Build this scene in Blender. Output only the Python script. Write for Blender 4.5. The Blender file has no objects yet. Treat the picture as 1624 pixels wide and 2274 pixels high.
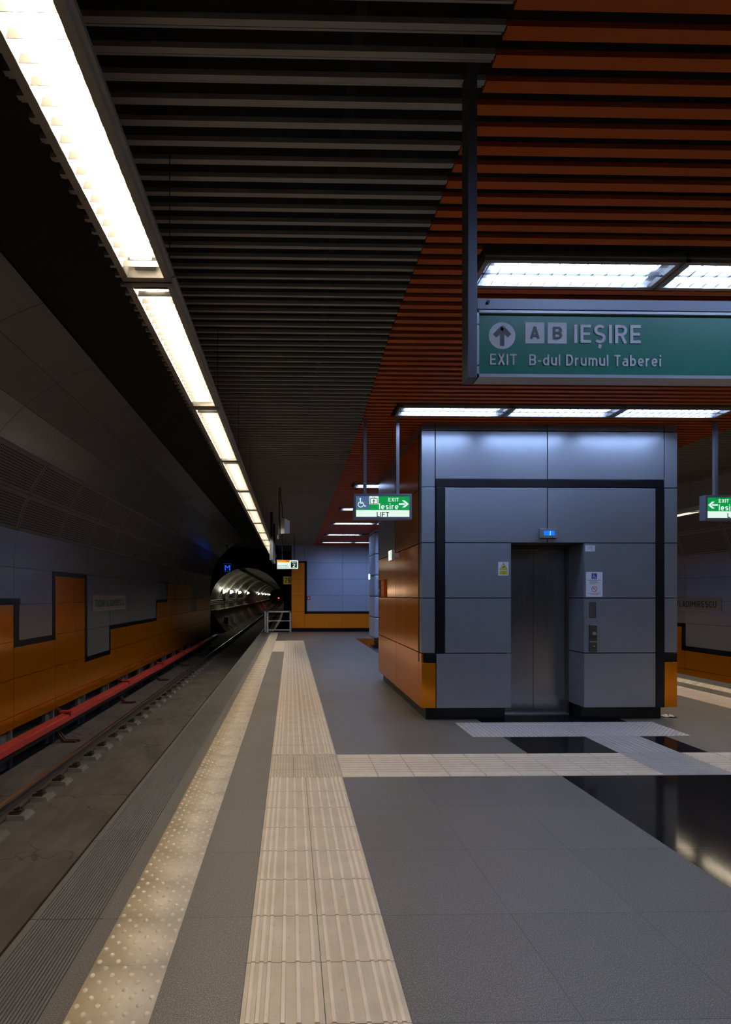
import bpy, math, random
from mathutils import Vector
random.seed(7)
SC = bpy.context.scene
COL = SC.collection
PI = math.pi

# ---------------------------------------------------------------- camera, world, exposure
FPX, CX, CY, CAMZ = 1142.0, 668.0, 1322.0, 1.48
cam_d = bpy.data.cameras.new('camera')
cam = bpy.data.objects.new('camera', cam_d)
COL.objects.link(cam)
cam.location = (0, 0, CAMZ)
cam.rotation_euler = (PI / 2, 0, -0.0193)
cam_d.sensor_fit = 'AUTO'
cam_d.sensor_width = 36.0
cam_d.lens = FPX / 2274.0 * 36.0
cam_d.shift_x = (812 - CX) / 2274.0
cam_d.shift_y = (CY - 1137) / 2274.0
cam_d.clip_start = 0.05
cam_d.clip_end = 400
SC.camera = cam

world = bpy.data.worlds.new('world')
SC.world = world
world.use_nodes = True
world.node_tree.nodes['Background'].inputs[0].default_value = (0.55, 0.55, 0.62, 1)
world.node_tree.nodes['Background'].inputs[1].default_value = 0.004
SC.view_settings.view_transform = 'Standard'
SC.view_settings.look = 'None'
SC.view_settings.gamma = 1
SC.view_settings.exposure = 0.0
SC.cycles.max_bounces = 8
SC.cycles.sample_clamp_indirect = 4

WARM_STRENGTH = 70.0      # tubes over the platform edges
COOL_STRENGTH = 37.0      # tubes across the middle of the hall
TUNNEL_STRENGTH = 16.0

# ---------------------------------------------------------------- materials
def nt(m):
    m.use_nodes = True
    return m.node_tree, m.node_tree.nodes['Principled BSDF']

def pm(name, col, rough=0.5, metal=0.0, spec=0.5, emit=None, estr=0.0, coat=0.0):
    m = bpy.data.materials.new(name)
    t, b = nt(m)
    b.inputs['Base Color'].default_value = (*col, 1)
    b.inputs['Roughness'].default_value = rough
    b.inputs['Metallic'].default_value = metal
    b.inputs['Specular IOR Level'].default_value = spec
    if coat:
        b.inputs['Coat Weight'].default_value = coat
        b.inputs['Coat Roughness'].default_value = 0.06
    if emit:
        b.inputs['Emission Color'].default_value = (*emit, 1)
        b.inputs['Emission Strength'].default_value = estr
    return m

class N:
    """small node graph helper"""
    def __init__(s, m):
        s.m = m; s.t = m.node_tree; s.b = s.t.nodes['Principled BSDF']
        tc = s.t.nodes.new('ShaderNodeTexCoord')
        s.obj = tc.outputs['Object']; s.uv = tc.outputs['UV']
        g = s.t.nodes.new('ShaderNodeNewGeometry')
        s.pos = g.outputs['Position']
    def lk(s, a, b): s.t.links.new(a, b)
    def val(s, inp, v):
        if isinstance(v, (int, float)): inp.default_value = v
        elif isinstance(v, tuple): inp.default_value = v
        else: s.lk(v, inp)
    def math(s, op, a, b=0.0, c=0.0):
        n = s.t.nodes.new('ShaderNodeMath'); n.operation = op
        for i, v in enumerate((a, b, c)): s.val(n.inputs[i], v)
        return n.outputs[0]
    def sep(s, v):
        n = s.t.nodes.new('ShaderNodeSeparateXYZ'); s.lk(v, n.inputs[0]); return n.outputs
    def comb(s, x, y, z):
        n = s.t.nodes.new('ShaderNodeCombineXYZ')
        for i, v in enumerate((x, y, z)): s.val(n.inputs[i], v)
        return n.outputs[0]
    def scale(s, v, sc):
        n = s.t.nodes.new('ShaderNodeVectorMath'); n.operation = 'MULTIPLY'
        s.lk(v, n.inputs[0]); n.inputs[1].default_value = sc; return n.outputs[0]
    def noise(s, v, sc, det=3.0, rough=0.5):
        n = s.t.nodes.new('ShaderNodeTexNoise'); s.lk(v, n.inputs['Vector'])
        n.inputs['Scale'].default_value = sc; n.inputs['Detail'].default_value = det
        n.inputs['Roughness'].default_value = rough
        return n.outputs['Fac']
    def voro(s, v, sc, feat='F1', out='Distance'):
        n = s.t.nodes.new('ShaderNodeTexVoronoi'); n.feature = feat
        s.lk(v, n.inputs['Vector']); n.inputs['Scale'].default_value = sc
        return n.outputs[out]
    def ramp(s, f, stops):
        n = s.t.nodes.new('ShaderNodeValToRGB'); e = n.color_ramp.elements
        while len(e) < len(stops): e.new(0.5)
        for i, (p, c) in enumerate(stops):
            e[i].position = p
            e[i].color = (c, c, c, 1) if isinstance(c, (int, float)) else (*c, 1)
        s.val(n.inputs[0], f); return n.outputs[0]
    def mix(s, f, a, b, mode='MIX'):
        n = s.t.nodes.new('ShaderNodeMixRGB'); n.blend_type = mode
        s.val(n.inputs[0], f)
        for i, v in ((1, a), (2, b)):
            if isinstance(v, tuple): n.inputs[i].default_value = (*v, 1)
            else: s.lk(v, n.inputs[i])
        return n.outputs[0]
    def bump(s, h, strength=0.3, dist=0.01):
        n = s.t.nodes.new('ShaderNodeBump'); n.inputs['Strength'].default_value = strength
        n.inputs['Distance'].default_value = dist; s.lk(h, n.inputs['Height'])
        s.lk(n.outputs[0], s.b.inputs['Normal'])
    def line(s, coord, origin, pitch, w):
        """1 on the joint lines of a regular grid"""
        a = s.math('DIVIDE', s.math('SUBTRACT', coord, origin), pitch)
        f = s.math('ABSOLUTE', s.math('SUBTRACT', s.math('FRACT', s.math('ADD', a, 0.5)), 0.5))
        return s.math('LESS_THAN', f, w / pitch)

def granite(name, base, fleck, amount, rough, joint, jx, px, jy, py, jw=0.0016, spec=0.5, wear=0.12):
    m = pm(name, base, rough, spec=spec); n = N(m)
    x, y, z = n.sep(n.pos)
    nz = n.noise(n.pos, 240, 2, 0.6)
    v = n.noise(n.pos, 140, 3, 0.7)
    f1 = n.ramp(nz, [(0.5, 0.0), (0.72, 1.0)])
    f2 = n.ramp(v, [(0.55, 0.0), (0.75, 1.0)])
    f = n.math('MULTIPLY', n.math('ADD', f1, n.math('MULTIPLY', f2, 0.5)), amount)
    c = n.mix(f, base, fleck)
    big = n.noise(n.pos, 1.1, 5, 0.65)
    c = n.mix(wear, c, n.mix(n.ramp(big, [(0.35, 0.0), (0.7, 1.0)]), tuple(b * 0.55 for b in base), tuple(min(1, b * 1.5) for b in base)))
    # every slab a slightly different tone
    cell = n.comb(n.math('FLOOR', n.math('DIVIDE', n.math('SUBTRACT', x, jx), px)), n.math('FLOOR', n.math('DIVIDE', n.math('SUBTRACT', y, jy), py)), 0.0)
    wn = n.t.nodes.new('ShaderNodeTexWhiteNoise'); n.lk(cell, wn.inputs['Vector'])
    tone = n.math('ADD', n.math('MULTIPLY', wn.outputs['Value'], 0.16), 0.92)
    c = n.mix(1.0, c, n.comb(tone, tone, tone), 'MULTIPLY')
    j = n.math('MAXIMUM', n.line(x, jx, px, jw), n.line(y, jy, py, jw))
    c = n.mix(j, c, joint)
    n.lk(c, n.b.inputs['Base Color'])
    r = n.math('ADD', n.math('MULTIPLY', big, rough * .4), rough * .8)
    n.lk(r, n.b.inputs['Roughness'])
    if rough > .2: n.bump(n.math('SUBTRACT', nz, n.math('MULTIPLY', j, 2.0)), 0.08, 0.002)
    return m

M = {}
M['granite'] = granite('grey_granite', (0.079, 0.069, 0.056), (0.36, 0.335, 0.30), 0.75, 0.46, (0.045, 0.045, 0.044), 0.421, 0.6, 2.37, 0.6)
M['edge_granite'] = granite('edge_granite', (0.085, 0.082, 0.076), (0.30, 0.28, 0.24), 0.5, 0.5, (0.03, 0.03, 0.03), 0.421, 30, 2.37, 0.9)
M['black_granite'] = granite('black_granite', (0.006, 0.006, 0.008), (0.03, 0.03, 0.036), 0.15, 0.095, (0.06, 0.06, 0.07), 2.22, 0.57, 2.37, 0.6, 0.0015, wear=0.3)

def tactile(name, col, dirt):
    m = pm(name, col, 0.5); n = N(m)
    a = n.noise(n.pos, 7, 5, 0.6); b = n.noise(n.scale(n.pos, (60, 6, 60)), 1, 3, 0.6)
    f = n.ramp(n.math('ADD', n.math('MULTIPLY', a, 0.7), n.math('MULTIPLY', b, 0.3)), [(0.38, 1.0), (0.62, 0.0)])
    c = n.mix(n.math('MULTIPLY', f, 0.45), col, dirt)
    sp = n.ramp(n.noise(n.pos, 34, 2, 0.5), [(0.70, 0.0), (0.76, 1.0)])
    c = n.mix(n.math('MULTIPLY', sp, 0.35), c, (0.13, 0.10, 0.07))
    n.lk(c, n.b.inputs['Base Color'])
    n.bump(n.noise(n.pos, 25, 3, 0.5), 0.12, 0.003)
    return m
M['tactile_dot'] = tactile('cream_tactile_tile', (0.56, 0.475, 0.345), (0.38, 0.30, 0.20))
M['dot_top'] = pm('worn_dot', (0.57, 0.49, 0.37), 0.34)
M['tactile_rib'] = tactile('beige_tactile_tile', (0.47, 0.395, 0.30), (0.32, 0.255, 0.18))
M['rib_top'] = tactile('beige_rib', (0.62, 0.53, 0.42), (0.48, 0.39, 0.29))
M['tactile_grey'] = tactile('grey_tactile_tile', (0.36, 0.34, 0.33), (0.26, 0.24, 0.23))
M['pin_head'] = pm('pin_head', (0.62, 0.62, 0.62), 0.35, 0.3)
M['grout'] = pm('grout', (0.055, 0.055, 0.052), 0.8)

def concrete(name, a, b, sc=3.0, rough=0.8, cracks=False):
    m = pm(name, a, rough); n = N(m)
    f = n.ramp(n.noise(n.pos, sc, 6, 0.62), [(0.35, 0.0), (0.68, 1.0)])
    c = n.mix(f, a, b)
    st = n.ramp(n.noise(n.scale(n.pos, (1.2, 0.35, 1)), 5, 5, 0.6), [(0.45, 0.0), (0.7, 1.0)])
    c = n.mix(n.math('MULTIPLY', st, 0.35), c, tuple(x * 1.6 for x in b))
    if cracks:
        w = n.noise(n.pos, 2.0, 3, 0.5)
        wob = n.comb(w, w, w)
        v = n.t.nodes.new('ShaderNodeVectorMath'); v.operation = 'ADD'
        n.lk(n.scale(n.pos, (0.22, 0.55, 1.0)), v.inputs[0]); n.lk(n.scale(wob, (0.5, 0.5, 0.5)), v.inputs[1])
        d = n.voro(v.outputs[0], 1.0, 'DISTANCE_TO_EDGE')
        k = n.math('LESS_THAN', d, 0.005)
        c = n.mix(n.math('MULTIPLY', k, 0.5), c, (0.008, 0.008, 0.007))
    n.lk(c, n.b.inputs['Base Color'])
    n.bump(n.noise(n.pos, 30, 4, 0.6), 0.3, 0.01)
    return m
M['bed'] = concrete('track_bed_concrete', (0.075, 0.068, 0.060), (0.125, 0.115, 0.10), 1.4, 0.75, True)
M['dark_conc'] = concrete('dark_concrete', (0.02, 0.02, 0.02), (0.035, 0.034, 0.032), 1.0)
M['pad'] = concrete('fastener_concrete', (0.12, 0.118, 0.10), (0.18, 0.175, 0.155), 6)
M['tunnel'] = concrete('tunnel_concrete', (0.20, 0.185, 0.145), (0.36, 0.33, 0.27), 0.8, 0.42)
M['tunnel_gloss'] = M['tunnel']

def panel(name, col, rough, coat=0.0, wob=0.02, spec=0.5, metal=0.0):
    m = pm(name, col, rough, metal, coat=coat, spec=spec); n = N(m)
    r = n.noise(n.pos, 3.0, 3, 0.5)
    n.lk(n.mix(n.math('MULTIPLY', n.ramp(r, [(0.35, 0.0), (0.7, 1.0)]), 0.12), col, tuple(c * 0.75 for c in col)), n.b.inputs['Base Color'])
    n.bump(n.noise(n.pos, 1.3, 1, 0.3), wob, 0.3)
    return m
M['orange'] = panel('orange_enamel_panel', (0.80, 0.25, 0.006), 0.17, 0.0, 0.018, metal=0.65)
M['grey_panel'] = panel('grey_enamel_panel', (0.30, 0.30, 0.31), 0.24, 0.0, 0.03, metal=0.5)
M['lift_grey'] = panel('blue_grey_cladding', (0.31, 0.335, 0.38), 0.33, 0.0, 0.006, metal=0.6)
M['lamplit_cladding'] = panel('lamplit_blue_grey_cladding', (0.46, 0.56, 0.80), 0.4, 0.0, 0.006, metal=0.25)  # lift cladding lightened and blued: cool lamplight at the far end painted in
M['lamplit_orange'] = panel('lamplit_orange_cladding', (0.95, 0.285, 0.004), 0.35, 0.0, 0.01, metal=0.35)  # brighter copy of the orange panels, lamplight on the end wall in its colour
M['black_trim'] = pm('black_trim', (0.006, 0.006, 0.008), 0.30, spec=0.35)
M['dark_gap'] = pm('dark_joint', (0.004, 0.004, 0.005), 0.6)
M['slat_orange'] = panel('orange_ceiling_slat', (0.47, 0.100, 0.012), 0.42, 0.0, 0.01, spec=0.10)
M['slat_grey'] = pm('grey_ceiling_slat', (0.30, 0.28, 0.25), 0.45)
M['soffit'] = pm('black_soffit', (0.010, 0.010, 0.011), 0.8)
M['board_grey'] = pm('grey_name_board', (0.20, 0.19, 0.19), 0.5)
M['alu'] = pm('brushed_aluminium', (0.55, 0.55, 0.56), 0.35, 0.9)
M['lamp_frame'] = pm('lamp_frame_aluminium', (0.34, 0.32, 0.29), 0.38, 0.5)
M['reflector'] = pm('white_reflector', (0.80, 0.80, 0.78), 0.35)
M['louvre'] = pm('satin_louvre', (0.05, 0.048, 0.044), 0.4)
M['post'] = pm('graphite_steel', (0.10, 0.115, 0.15), 0.4, 0.4)
M['frame_blue'] = pm('grey_sign_frame', (0.20, 0.215, 0.26), 0.4, 0.4)
M['rail_side'] = pm('rusty_rail', (0.055, 0.040, 0.030), 0.7)
M['rail_top'] = pm('polished_rail_head', (0.55, 0.56, 0.57), 0.22, 1.0)
M['clip'] = pm('dark_steel_clip', (0.045, 0.042, 0.035), 0.55, 0.4)
M['red_cover'] = panel('red_rail_cover', (0.50, 0.055, 0.045), 0.38, 0.0, 0.01)
M['red_dark'] = pm('dark_red_steel', (0.065, 0.018, 0.014), 0.6)
M['insul'] = pm('brown_insulator', (0.10, 0.045, 0.03), 0.35)
M['black'] = pm('black_metal', (0.012, 0.012, 0.013), 0.45)
M['white_paint'] = pm('white_paint', (0.75, 0.76, 0.78), 0.5)
M['sticker'] = pm('white_sticker', (0.66, 0.68, 0.74), 0.45)
M['ink'] = pm('black_ink', (0.02, 0.02, 0.025), 0.5)
M['ink_grey'] = pm('grey_ink', (0.16, 0.16, 0.18), 0.5)
M['yellow'] = pm('yellow_print', (0.62, 0.52, 0.02), 0.5)
M['sign_yellow'] = pm('yellow_sign_enamel', (0.85, 0.55, 0.04), 0.5)
M['red_print'] = pm('red_print', (0.6, 0.03, 0.02), 0.5)
M['blue_print'] = pm('blue_print', (0.02, 0.05, 0.30), 0.5)
M['sign_green'] = pm('green_sign_face', (0.012, 0.24, 0.165), 0.28)
M['sign_white'] = pm('pale_sign_lettering', (0.95, 0.95, 1.0), 0.45)
M['sign_dark'] = pm('dark_sign_lettering', (0.05, 0.05, 0.06), 0.4)
M['frame_light'] = pm('light_sign_frame', (0.55, 0.56, 0.62), 0.35, 0.3)
def em(name, col, s): return pm(name, (0, 0, 0), 0.5, emit=col, estr=s)
M['lit_green'] = em('lit_green', (0.0, 0.30, 0.055), 1.0)
M['lit_white'] = em('lit_white', (0.80, 1.0, 0.88), 0.95)
M['lit_mint'] = em('lit_mint', (0.72, 0.95, 0.86), 1.0)
M['lit_blue'] = em('lit_slate_blue', (0.07, 0.13, 0.27), 1.0)
M['lit_orange'] = em('lit_orange', (0.95, 0.36, 0.02), 0.9)
M['lit_display'] = em('lit_blue_display', (0.0, 0.17, 1.0), 1.1)
M['lit_digit'] = em('lit_digit', (0.6, 0.9, 1.0), 1.2)
M['lit_m'] = em('lit_blue_letter', (0.01, 0.12, 1.0), 0.9)
M['lit_red'] = em('lit_red_signal', (1.0, 0.02, 0.02), 14.0)
M['warm_tube'] = em('warm_tube', (1.0, 0.84, 0.61), WARM_STRENGTH)
M['cool_tube'] = em('cool_tube', (0.44, 0.61, 1.0), COOL_STRENGTH)
M['tunnel_tube'] = em('tunnel_lamp_glow', (1.0, 0.95, 0.72), TUNNEL_STRENGTH)
M['exit_tube'] = em('lit_exit_face', (0.75, 1.0, 0.85), 2.2)

def brushed(name, col, rough):
    m = pm(name, col, rough, 0.9); n = N(m)
    f = n.noise(n.scale(n.pos, (180, 180, 2)), 1, 2, 0.6)
    n.lk(n.math('ADD', n.math('MULTIPLY', f, 0.14), rough - 0.07), n.b.inputs['Roughness'])
    n.bump(f, 0.02, 0.002)
    return m
M['steel_door'] = brushed('brushed_steel_door', (0.30, 0.30, 0.31), 0.24)
M['steel_frame'] = brushed('brushed_steel_frame', (0.14, 0.13, 0.12), 0.4)

def perforated():
    m = pm('perforated_enamel_panel', (0.21, 0.20, 0.19), 0.36); n = N(m)
    u, v, w = n.sep(n.uv)
    P = 0.042
    fu = n.math('SUBTRACT', n.math('FRACT', n.math('DIVIDE', u, P)), 0.5)
    fv = n.math('SUBTRACT', n.math('FRACT', n.math('DIVIDE', v, P)), 0.5)
    d = n.math('SQRT', n.math('ADD', n.math('MULTIPLY', fu, fu), n.math('MULTIPLY', fv, fv)))
    hole = n.math('LESS_THAN', d, 0.27)
    mu = n.math('MULTIPLY', n.math('GREATER_THAN', u, P), n.math('LESS_THAN', u, P * 34))
    mv = n.math('MULTIPLY', n.math('GREATER_THAN', v, P), n.math('LESS_THAN', v, P * 13))
    h = n.math('MULTIPLY', hole, n.math('MULTIPLY', mu, mv))
    n.lk(n.mix(h, (0.21, 0.20, 0.19), (0.004, 0.004, 0.004)), n.b.inputs['Base Color'])
    n.lk(n.math('ADD', n.math('MULTIPLY', h, 0.5), 0.36), n.b.inputs['Roughness'])
    n.lk(n.math('SUBTRACT', 0.5, n.math('MULTIPLY', h, 0.5)), n.b.inputs['Specular IOR Level'])
    return m
M['perf'] = perforated()

# ---------------------------------------------------------------- mesh building
WLOC = {}
def wloc(o):
    v = Vector((0, 0, 0))
    while o is not None:
        v += o.location; o = o.parent
    return v

def tag(o, label=None, cat=None, group=None, kind=None):
    if label: o['label'] = label
    if cat: o['category'] = cat
    if group: o['group'] = group
    if kind: o['kind'] = kind
    return o

def thing(name, loc, label, cat, group=None):
    o = bpy.data.objects.new(name, None); COL.objects.link(o)
    o.empty_display_size = 0.1; o.location = loc
    return tag(o, label, cat, group)

class MB:
    def __init__(s): s.v = []; s.f = []; s.m = []; s.uv = {}
    def add(s, vs, fs, m=0):
        b = len(s.v); s.v += [tuple(p) for p in vs]
        for f in fs: s.f.append(tuple(b + i for i in f)); s.m.append(m)
        return s
    def box(s, x0, x1, y0, y1, z0, z1, m=0):
        x0, x1 = min(x0, x1), max(x0, x1)
        vs = [(x, y, z) for z in (z0, z1) for y in (y0, y1) for x in (x0, x1)]
        return s.add(vs, [(0, 2, 3, 1), (4, 5, 7, 6), (0, 1, 5, 4), (2, 6, 7, 3), (0, 4, 6, 2), (1, 3, 7, 5)], m)
    def quad(s, a, b, c, d, m=0, uv=None):
        s.add([a, b, c, d], [(0, 1, 2, 3)], m)
        if uv: s.uv[len(s.f) - 1] = uv
        return s
    def prism(s, prof, y0, y1, m=0, caps=True, xf=lambda x: x):
        """profile in x,z swept along y"""
        n = len(prof)
        vs = [(xf(x), y0, z) for x, z in prof] + [(xf(x), y1, z) for x, z in prof]
        fs = [(i, (i + 1) % n, n + (i + 1) % n, n + i) for i in range(n)]
        if caps: fs += [tuple(range(n))[::-1], tuple(range(n, 2 * n))]
        return s.add(vs, fs, m)
    def cyl(s, p0, p1, r, seg=12, m=0, r1=None):
        p0, p1 = Vector(p0), Vector(p1); d = (p1 - p0).normalized()
        a = Vector((0, 0, 1)) if abs(d.z) < 0.9 else Vector((1, 0, 0))
        u = d.cross(a).normalized(); w = d.cross(u)
        r1 = r if r1 is None else r1
        vs = []
        for c, rr in ((p0, r), (p1, r1)):
            for i in range(seg):
                t = 2 * PI * i / seg
                vs.append(c + u * math.cos(t) * rr + w * math.sin(t) * rr)
        fs = [(i, (i + 1) % seg, seg + (i + 1) % seg, seg + i) for i in range(seg)]
        fs += [tuple(range(seg))[::-1], tuple(range(seg, 2 * seg))]
        return s.add(vs, fs, m)
    def tube(s, pts, r, seg=6, m=0):
        for a, b in zip(pts[:-1], pts[1:]): s.cyl(a, b, r, seg, m)
        return s
    def dome(s, x, y, z, r, h, seg=8, m=0):
        vs = []
        for rr, hh in ((1.0, 0.0), (0.78, 0.62), (0.42, 0.92)):
            for i in range(seg):
                t = 2 * PI * i / seg
                vs.append((x + r * rr * math.cos(t), y + r * rr * math.sin(t), z + h * hh))
        vs.append((x, y, z + h))
        fs = []
        for k in range(2):
            for i in range(seg):
                j = (i + 1) % seg
                fs.append((k * seg + i, k * seg + j, (k + 1) * seg + j, (k + 1) * seg + i))
        for i in range(seg): fs.append((2 * seg + i, 2 * seg + (i + 1) % seg, 3 * seg))
        return s.add(vs, fs, m)
    def build(s, name, mats, parent=None, smooth=False, bevel=0.0):
        o0 = wloc(parent) if parent is not None else Vector((0, 0, 0))
        me = bpy.data.meshes.new(name)
        me.from_pydata([(x - o0.x, y - o0.y, z - o0.z) for x, y, z in s.v], [], s.f)
        for mt in (mats if isinstance(mats, (list, tuple)) else [mats]):
            me.materials.append(M[mt] if isinstance(mt, str) else mt)
        for i, p in enumerate(me.polygons):
            p.material_index = s.m[i]; p.use_smooth = smooth
        if s.uv:
            uvl = me.uv_layers.new(name='UVMap')
            for i, uvs in s.uv.items():
                p = me.polygons[i]
                for li, c in zip(p.loop_indices, uvs): uvl.data[li].uv = c
        me.update()
        o = bpy.data.objects.new(name, me); COL.objects.link(o)
        if parent is not None: o.parent = parent
        if bevel:
            b = o.modifiers.new('bevel', 'BEVEL'); b.width = bevel; b.segments = 2; b.limit_method = 'ANGLE'
        return o

def struct(o): o['kind'] = 'structure'; return o

def copy_tree(o, parent=None):
    c = o.copy(); COL.objects.link(c)
    if parent is not None: c.parent = parent
    for ch in list(o.children): copy_tree(ch, c)
    return c

class Sheet:
    """a flat face of a sign: u,v in metres from the origin along two world directions, n towards the reader"""
    def __init__(s, origin, u, v):
        s.o = Vector(origin); s.u = Vector(u).normalized(); s.v = Vector(v).normalized(); s.n = s.u.cross(s.v)
        s.mb = MB()
    def P(s, a, b, off): return s.o + s.u * a + s.v * b + s.n * off
    def slab(s, pts, m, off, th):
        n = len(pts)
        vs = [s.P(a, b, off) for a, b in pts] + [s.P(a, b, off - th) for a, b in pts]
        fs = [tuple(range(n))] + [(i, n + i, n + (i + 1) % n, (i + 1) % n) for i in range(n)]
        s.mb.add(vs, fs, m)
    def rect(s, a0, b0, a1, b1, m=0, off=0.001, th=0.0008):
        s.slab([(a0, b0), (a1, b0), (a1, b1), (a0, b1)], m, off, th)
    def rrect(s, a0, b0, a1, b1, r, m=0, off=0.001, th=0.0008):
        pts = []
        for cx, cy, t0 in ((a1 - r, b0 + r, -90), (a1 - r, b1 - r, 0), (a0 + r, b1 - r, 90), (a0 + r, b0 + r, 180)):
            for k in range(5):
                t = math.radians(t0 + 22.5 * k); pts.append((cx + r * math.cos(t), cy + r * math.sin(t)))
        s.slab(pts, m, off, th)
    def disc(s, a, b, r, m=0, off=0.001, seg=40):
        s.slab([(a + r * math.cos(2 * PI * i / seg), b + r * math.sin(2 * PI * i / seg)) for i in range(seg)], m, off, 0.0008)
    def stroke(s, pts, w, m=0, off=0.0015):
        for (a0, b0), (a1, b1) in zip(pts[:-1], pts[1:]):
            d = math.hypot(a1 - a0, b1 - b0)
            if d < 1e-7: continue
            nx, ny = -(b1 - b0) / d * w / 2, (a1 - a0) / d * w / 2
            ex, ey = (a1 - a0) / d * w * 0.15, (b1 - b0) / d * w * 0.15
            s.slab([(a0 - ex + nx, b0 - ey + ny), (a0 - ex - nx, b0 - ey - ny), (a1 + ex - nx, b1 + ey - ny), (a1 + ex + nx, b1 + ey + ny)], m, off, 0.0005)
    def arc(s, a, b, r, t0, t1, w, m=0, off=0.0015, seg=24):
        s.stroke([(a + r * math.cos(math.radians(t0 + (t1 - t0) * i / seg)), b + r * math.sin(math.radians(t0 + (t1 - t0) * i / seg))) for i in range(seg + 1)], w, m, off)
    def wheelchair(s, a, b, h, m=0, off=0.0015, flip=1):
        """seated figure on a wheel, h tall, centred at a,b"""
        k = h; X = lambda x: a + flip * x * k; Y = lambda y: b + y * k
        s.disc(X(-0.10), Y(0.40), 0.085 * k, m, off, 20)
        s.stroke([(X(-0.10), Y(0.34)), (X(-0.07), Y(-0.02))], 0.10 * k, m, off)
        s.stroke([(X(-0.07), Y(0.02)), (X(0.18), Y(0.02))], 0.065 * k, m, off)
        s.stroke([(X(-0.07), Y(-0.09)), (X(0.22), Y(-0.09)), (X(0.36), Y(-0.40)), (X(0.48), Y(-0.34))], 0.085 * k, m, off)
        ts = [math.radians(115 + (345 - 115) * i / 22) for i in range(23)]
        s.stroke([(X(-0.05 + 0.27 * math.cos(t)), Y(-0.21 + 0.27 * math.sin(t))) for t in ts], 0.075 * k, m, off)
    def build(s, name, mats, parent=None): return s.mb.build(name, mats, parent)

def arc_pts(cx, cy, rx, ry, t0, t1, n=12):
    return [(cx + rx * math.cos(math.radians(t0 + (t1 - t0) * i / n)), cy + ry * math.sin(math.radians(t0 + (t1 - t0) * i / n))) for i in range(n + 1)]
def V_(x, a=0.0, b=1.0): return [(x, a), (x, b)]
def H_(y, a, b): return [(a, y), (b, y)]
# narrow road-sign lettering drawn as centre lines: width, strokes (cap height 1, x-height .72)
GLYPH = {
 'A': (.66, [[(.09, 0), (.33, 1)], [(.33, 1), (.57, 0)], H_(.27, .15, .51)]),
 'B': (.62, [V_(.08), H_(.92, 0, .36), arc_pts(.36, .71, .17, .21, 90, -90), H_(.5, .08, .36), arc_pts(.36, .29, .18, .21, 90, -90), H_(.08, 0, .36)]),
 'C': (.58, [arc_pts(.32, .5, .24, .42, 40, 320, 20)]),
 'D': (.64, [V_(.08), H_(.92, 0, .30), arc_pts(.30, .5, .26, .42, 90, -90, 16), H_(.08, 0, .30)]),
 'E': (.54, [V_(.08), H_(.92, 0, .54), H_(.5, 0, .50), H_(.08, 0, .54)]),
 'F': (.54, [V_(.08), H_(.92, 0, .54), H_(.48, 0, .48)]),
 'I': (.16, [V_(.08)]),
 'L': (.52, [V_(.08), H_(.08, 0, .52)]),
 'M': (.80, [V_(.08), V_(.72), [(.10, .98), (.40, .35)], [(.40, .35), (.70, .98)]]),
 'N': (.66, [V_(.08), V_(.58), [(.10, .98), (.56, .02)]]),
 'O': (.64, [arc_pts(.32, .5, .24, .42, 0, 360, 24)]),
 'P': (.60, [V_(.08), H_(.92, 0, .34), arc_pts(.34, .69, .18, .23, 90, -90), H_(.46, .08, .34)]),
 'R': (.62, [V_(.08), H_(.92, 0, .36), arc_pts(.36, .70, .18, .22, 90, -90), H_(.48, .08, .36), [(.34, .46), (.54, 0)]]),
 'S': (.60, [arc_pts(.30, .71, .22, .21, 35, 270, 14), arc_pts(.30, .29, .22, .21, 90, -145, 14)]),
 'T': (.60, [H_(.92, 0, .60), V_(.30)]),
 'U': (.64, [V_(.08, .30, 1), V_(.56, .30, 1), arc_pts(.32, .32, .24, .24, 180, 360)]),
 'V': (.64, [[(.07, 1), (.32, .02)], [(.32, .02), (.57, 1)]]),
 'X': (.64, [[(.08, 0), (.56, 1)], [(.56, 0), (.08, 1)]]),
 'a': (.52, [V_(.44, 0, .46), arc_pts(.27, .47, .17, .17, 0, 150), H_(.40, .25, .44), arc_pts(.25, .24, .17, .16, 90, 270), H_(.08, .25, .44)]),
 'b': (.56, [V_(.08), arc_pts(.28, .36, .20, .28, 0, 360, 20)]),
 'd': (.56, [V_(.48), arc_pts(.28, .36, .20, .28, 0, 360, 20)]),
 'e': (.56, [arc_pts(.28, .36, .20, .28, 0, 315, 20), H_(.35, .08, .48)]),
 'i': (.16, [V_(.08, 0, .70), V_(.08, .84, 1)]),
 'l': (.20, [V_(.08)]),
 'm': (.82, [V_(.08, 0, .72), arc_pts(.245, .47, .165, .17, 180, 0), V_(.41, 0, .47), arc_pts(.575, .47, .165, .17, 180, 0), V_(.74, 0, .47)]),
 'n': (.54, [V_(.08, 0, .72), arc_pts(.27, .45, .19, .19, 180, 0), V_(.46, 0, .45)]),
 'o': (.56, [arc_pts(.28, .36, .20, .28, 0, 360, 20)]),
 'r': (.38, [V_(.08, 0, .72), arc_pts(.29, .43, .21, .21, 180, 75)]),
 's': (.48, [arc_pts(.24, .50, .17, .14, 30, 270, 12), arc_pts(.24, .22, .17, .14, 90, -150, 12)]),
 'u': (.54, [V_(.08, .24, .72), V_(.46, 0, .72), arc_pts(.27, .27, .19, .19, 180, 360)]),
 '-': (.32, [H_(.40, 0, .32)]),
 ' ': (.16, []),
 '2': (.56, [arc_pts(.28, .70, .20, .22, 165, -30, 14), [(.455, .59), (.10, .10)], H_(.08, 0, .56)]),
 '5': (.58, [H_(.92, .06, .54), V_(.13, .50, .92), arc_pts(.28, .30, .22, .22, 125, -145, 14)]),
 '7': (.56, [H_(.92, 0, .56), [(.49, .90), (.20, 0)]]),
}
GLYPH['\u0218'] = GLYPH['S']
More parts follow.
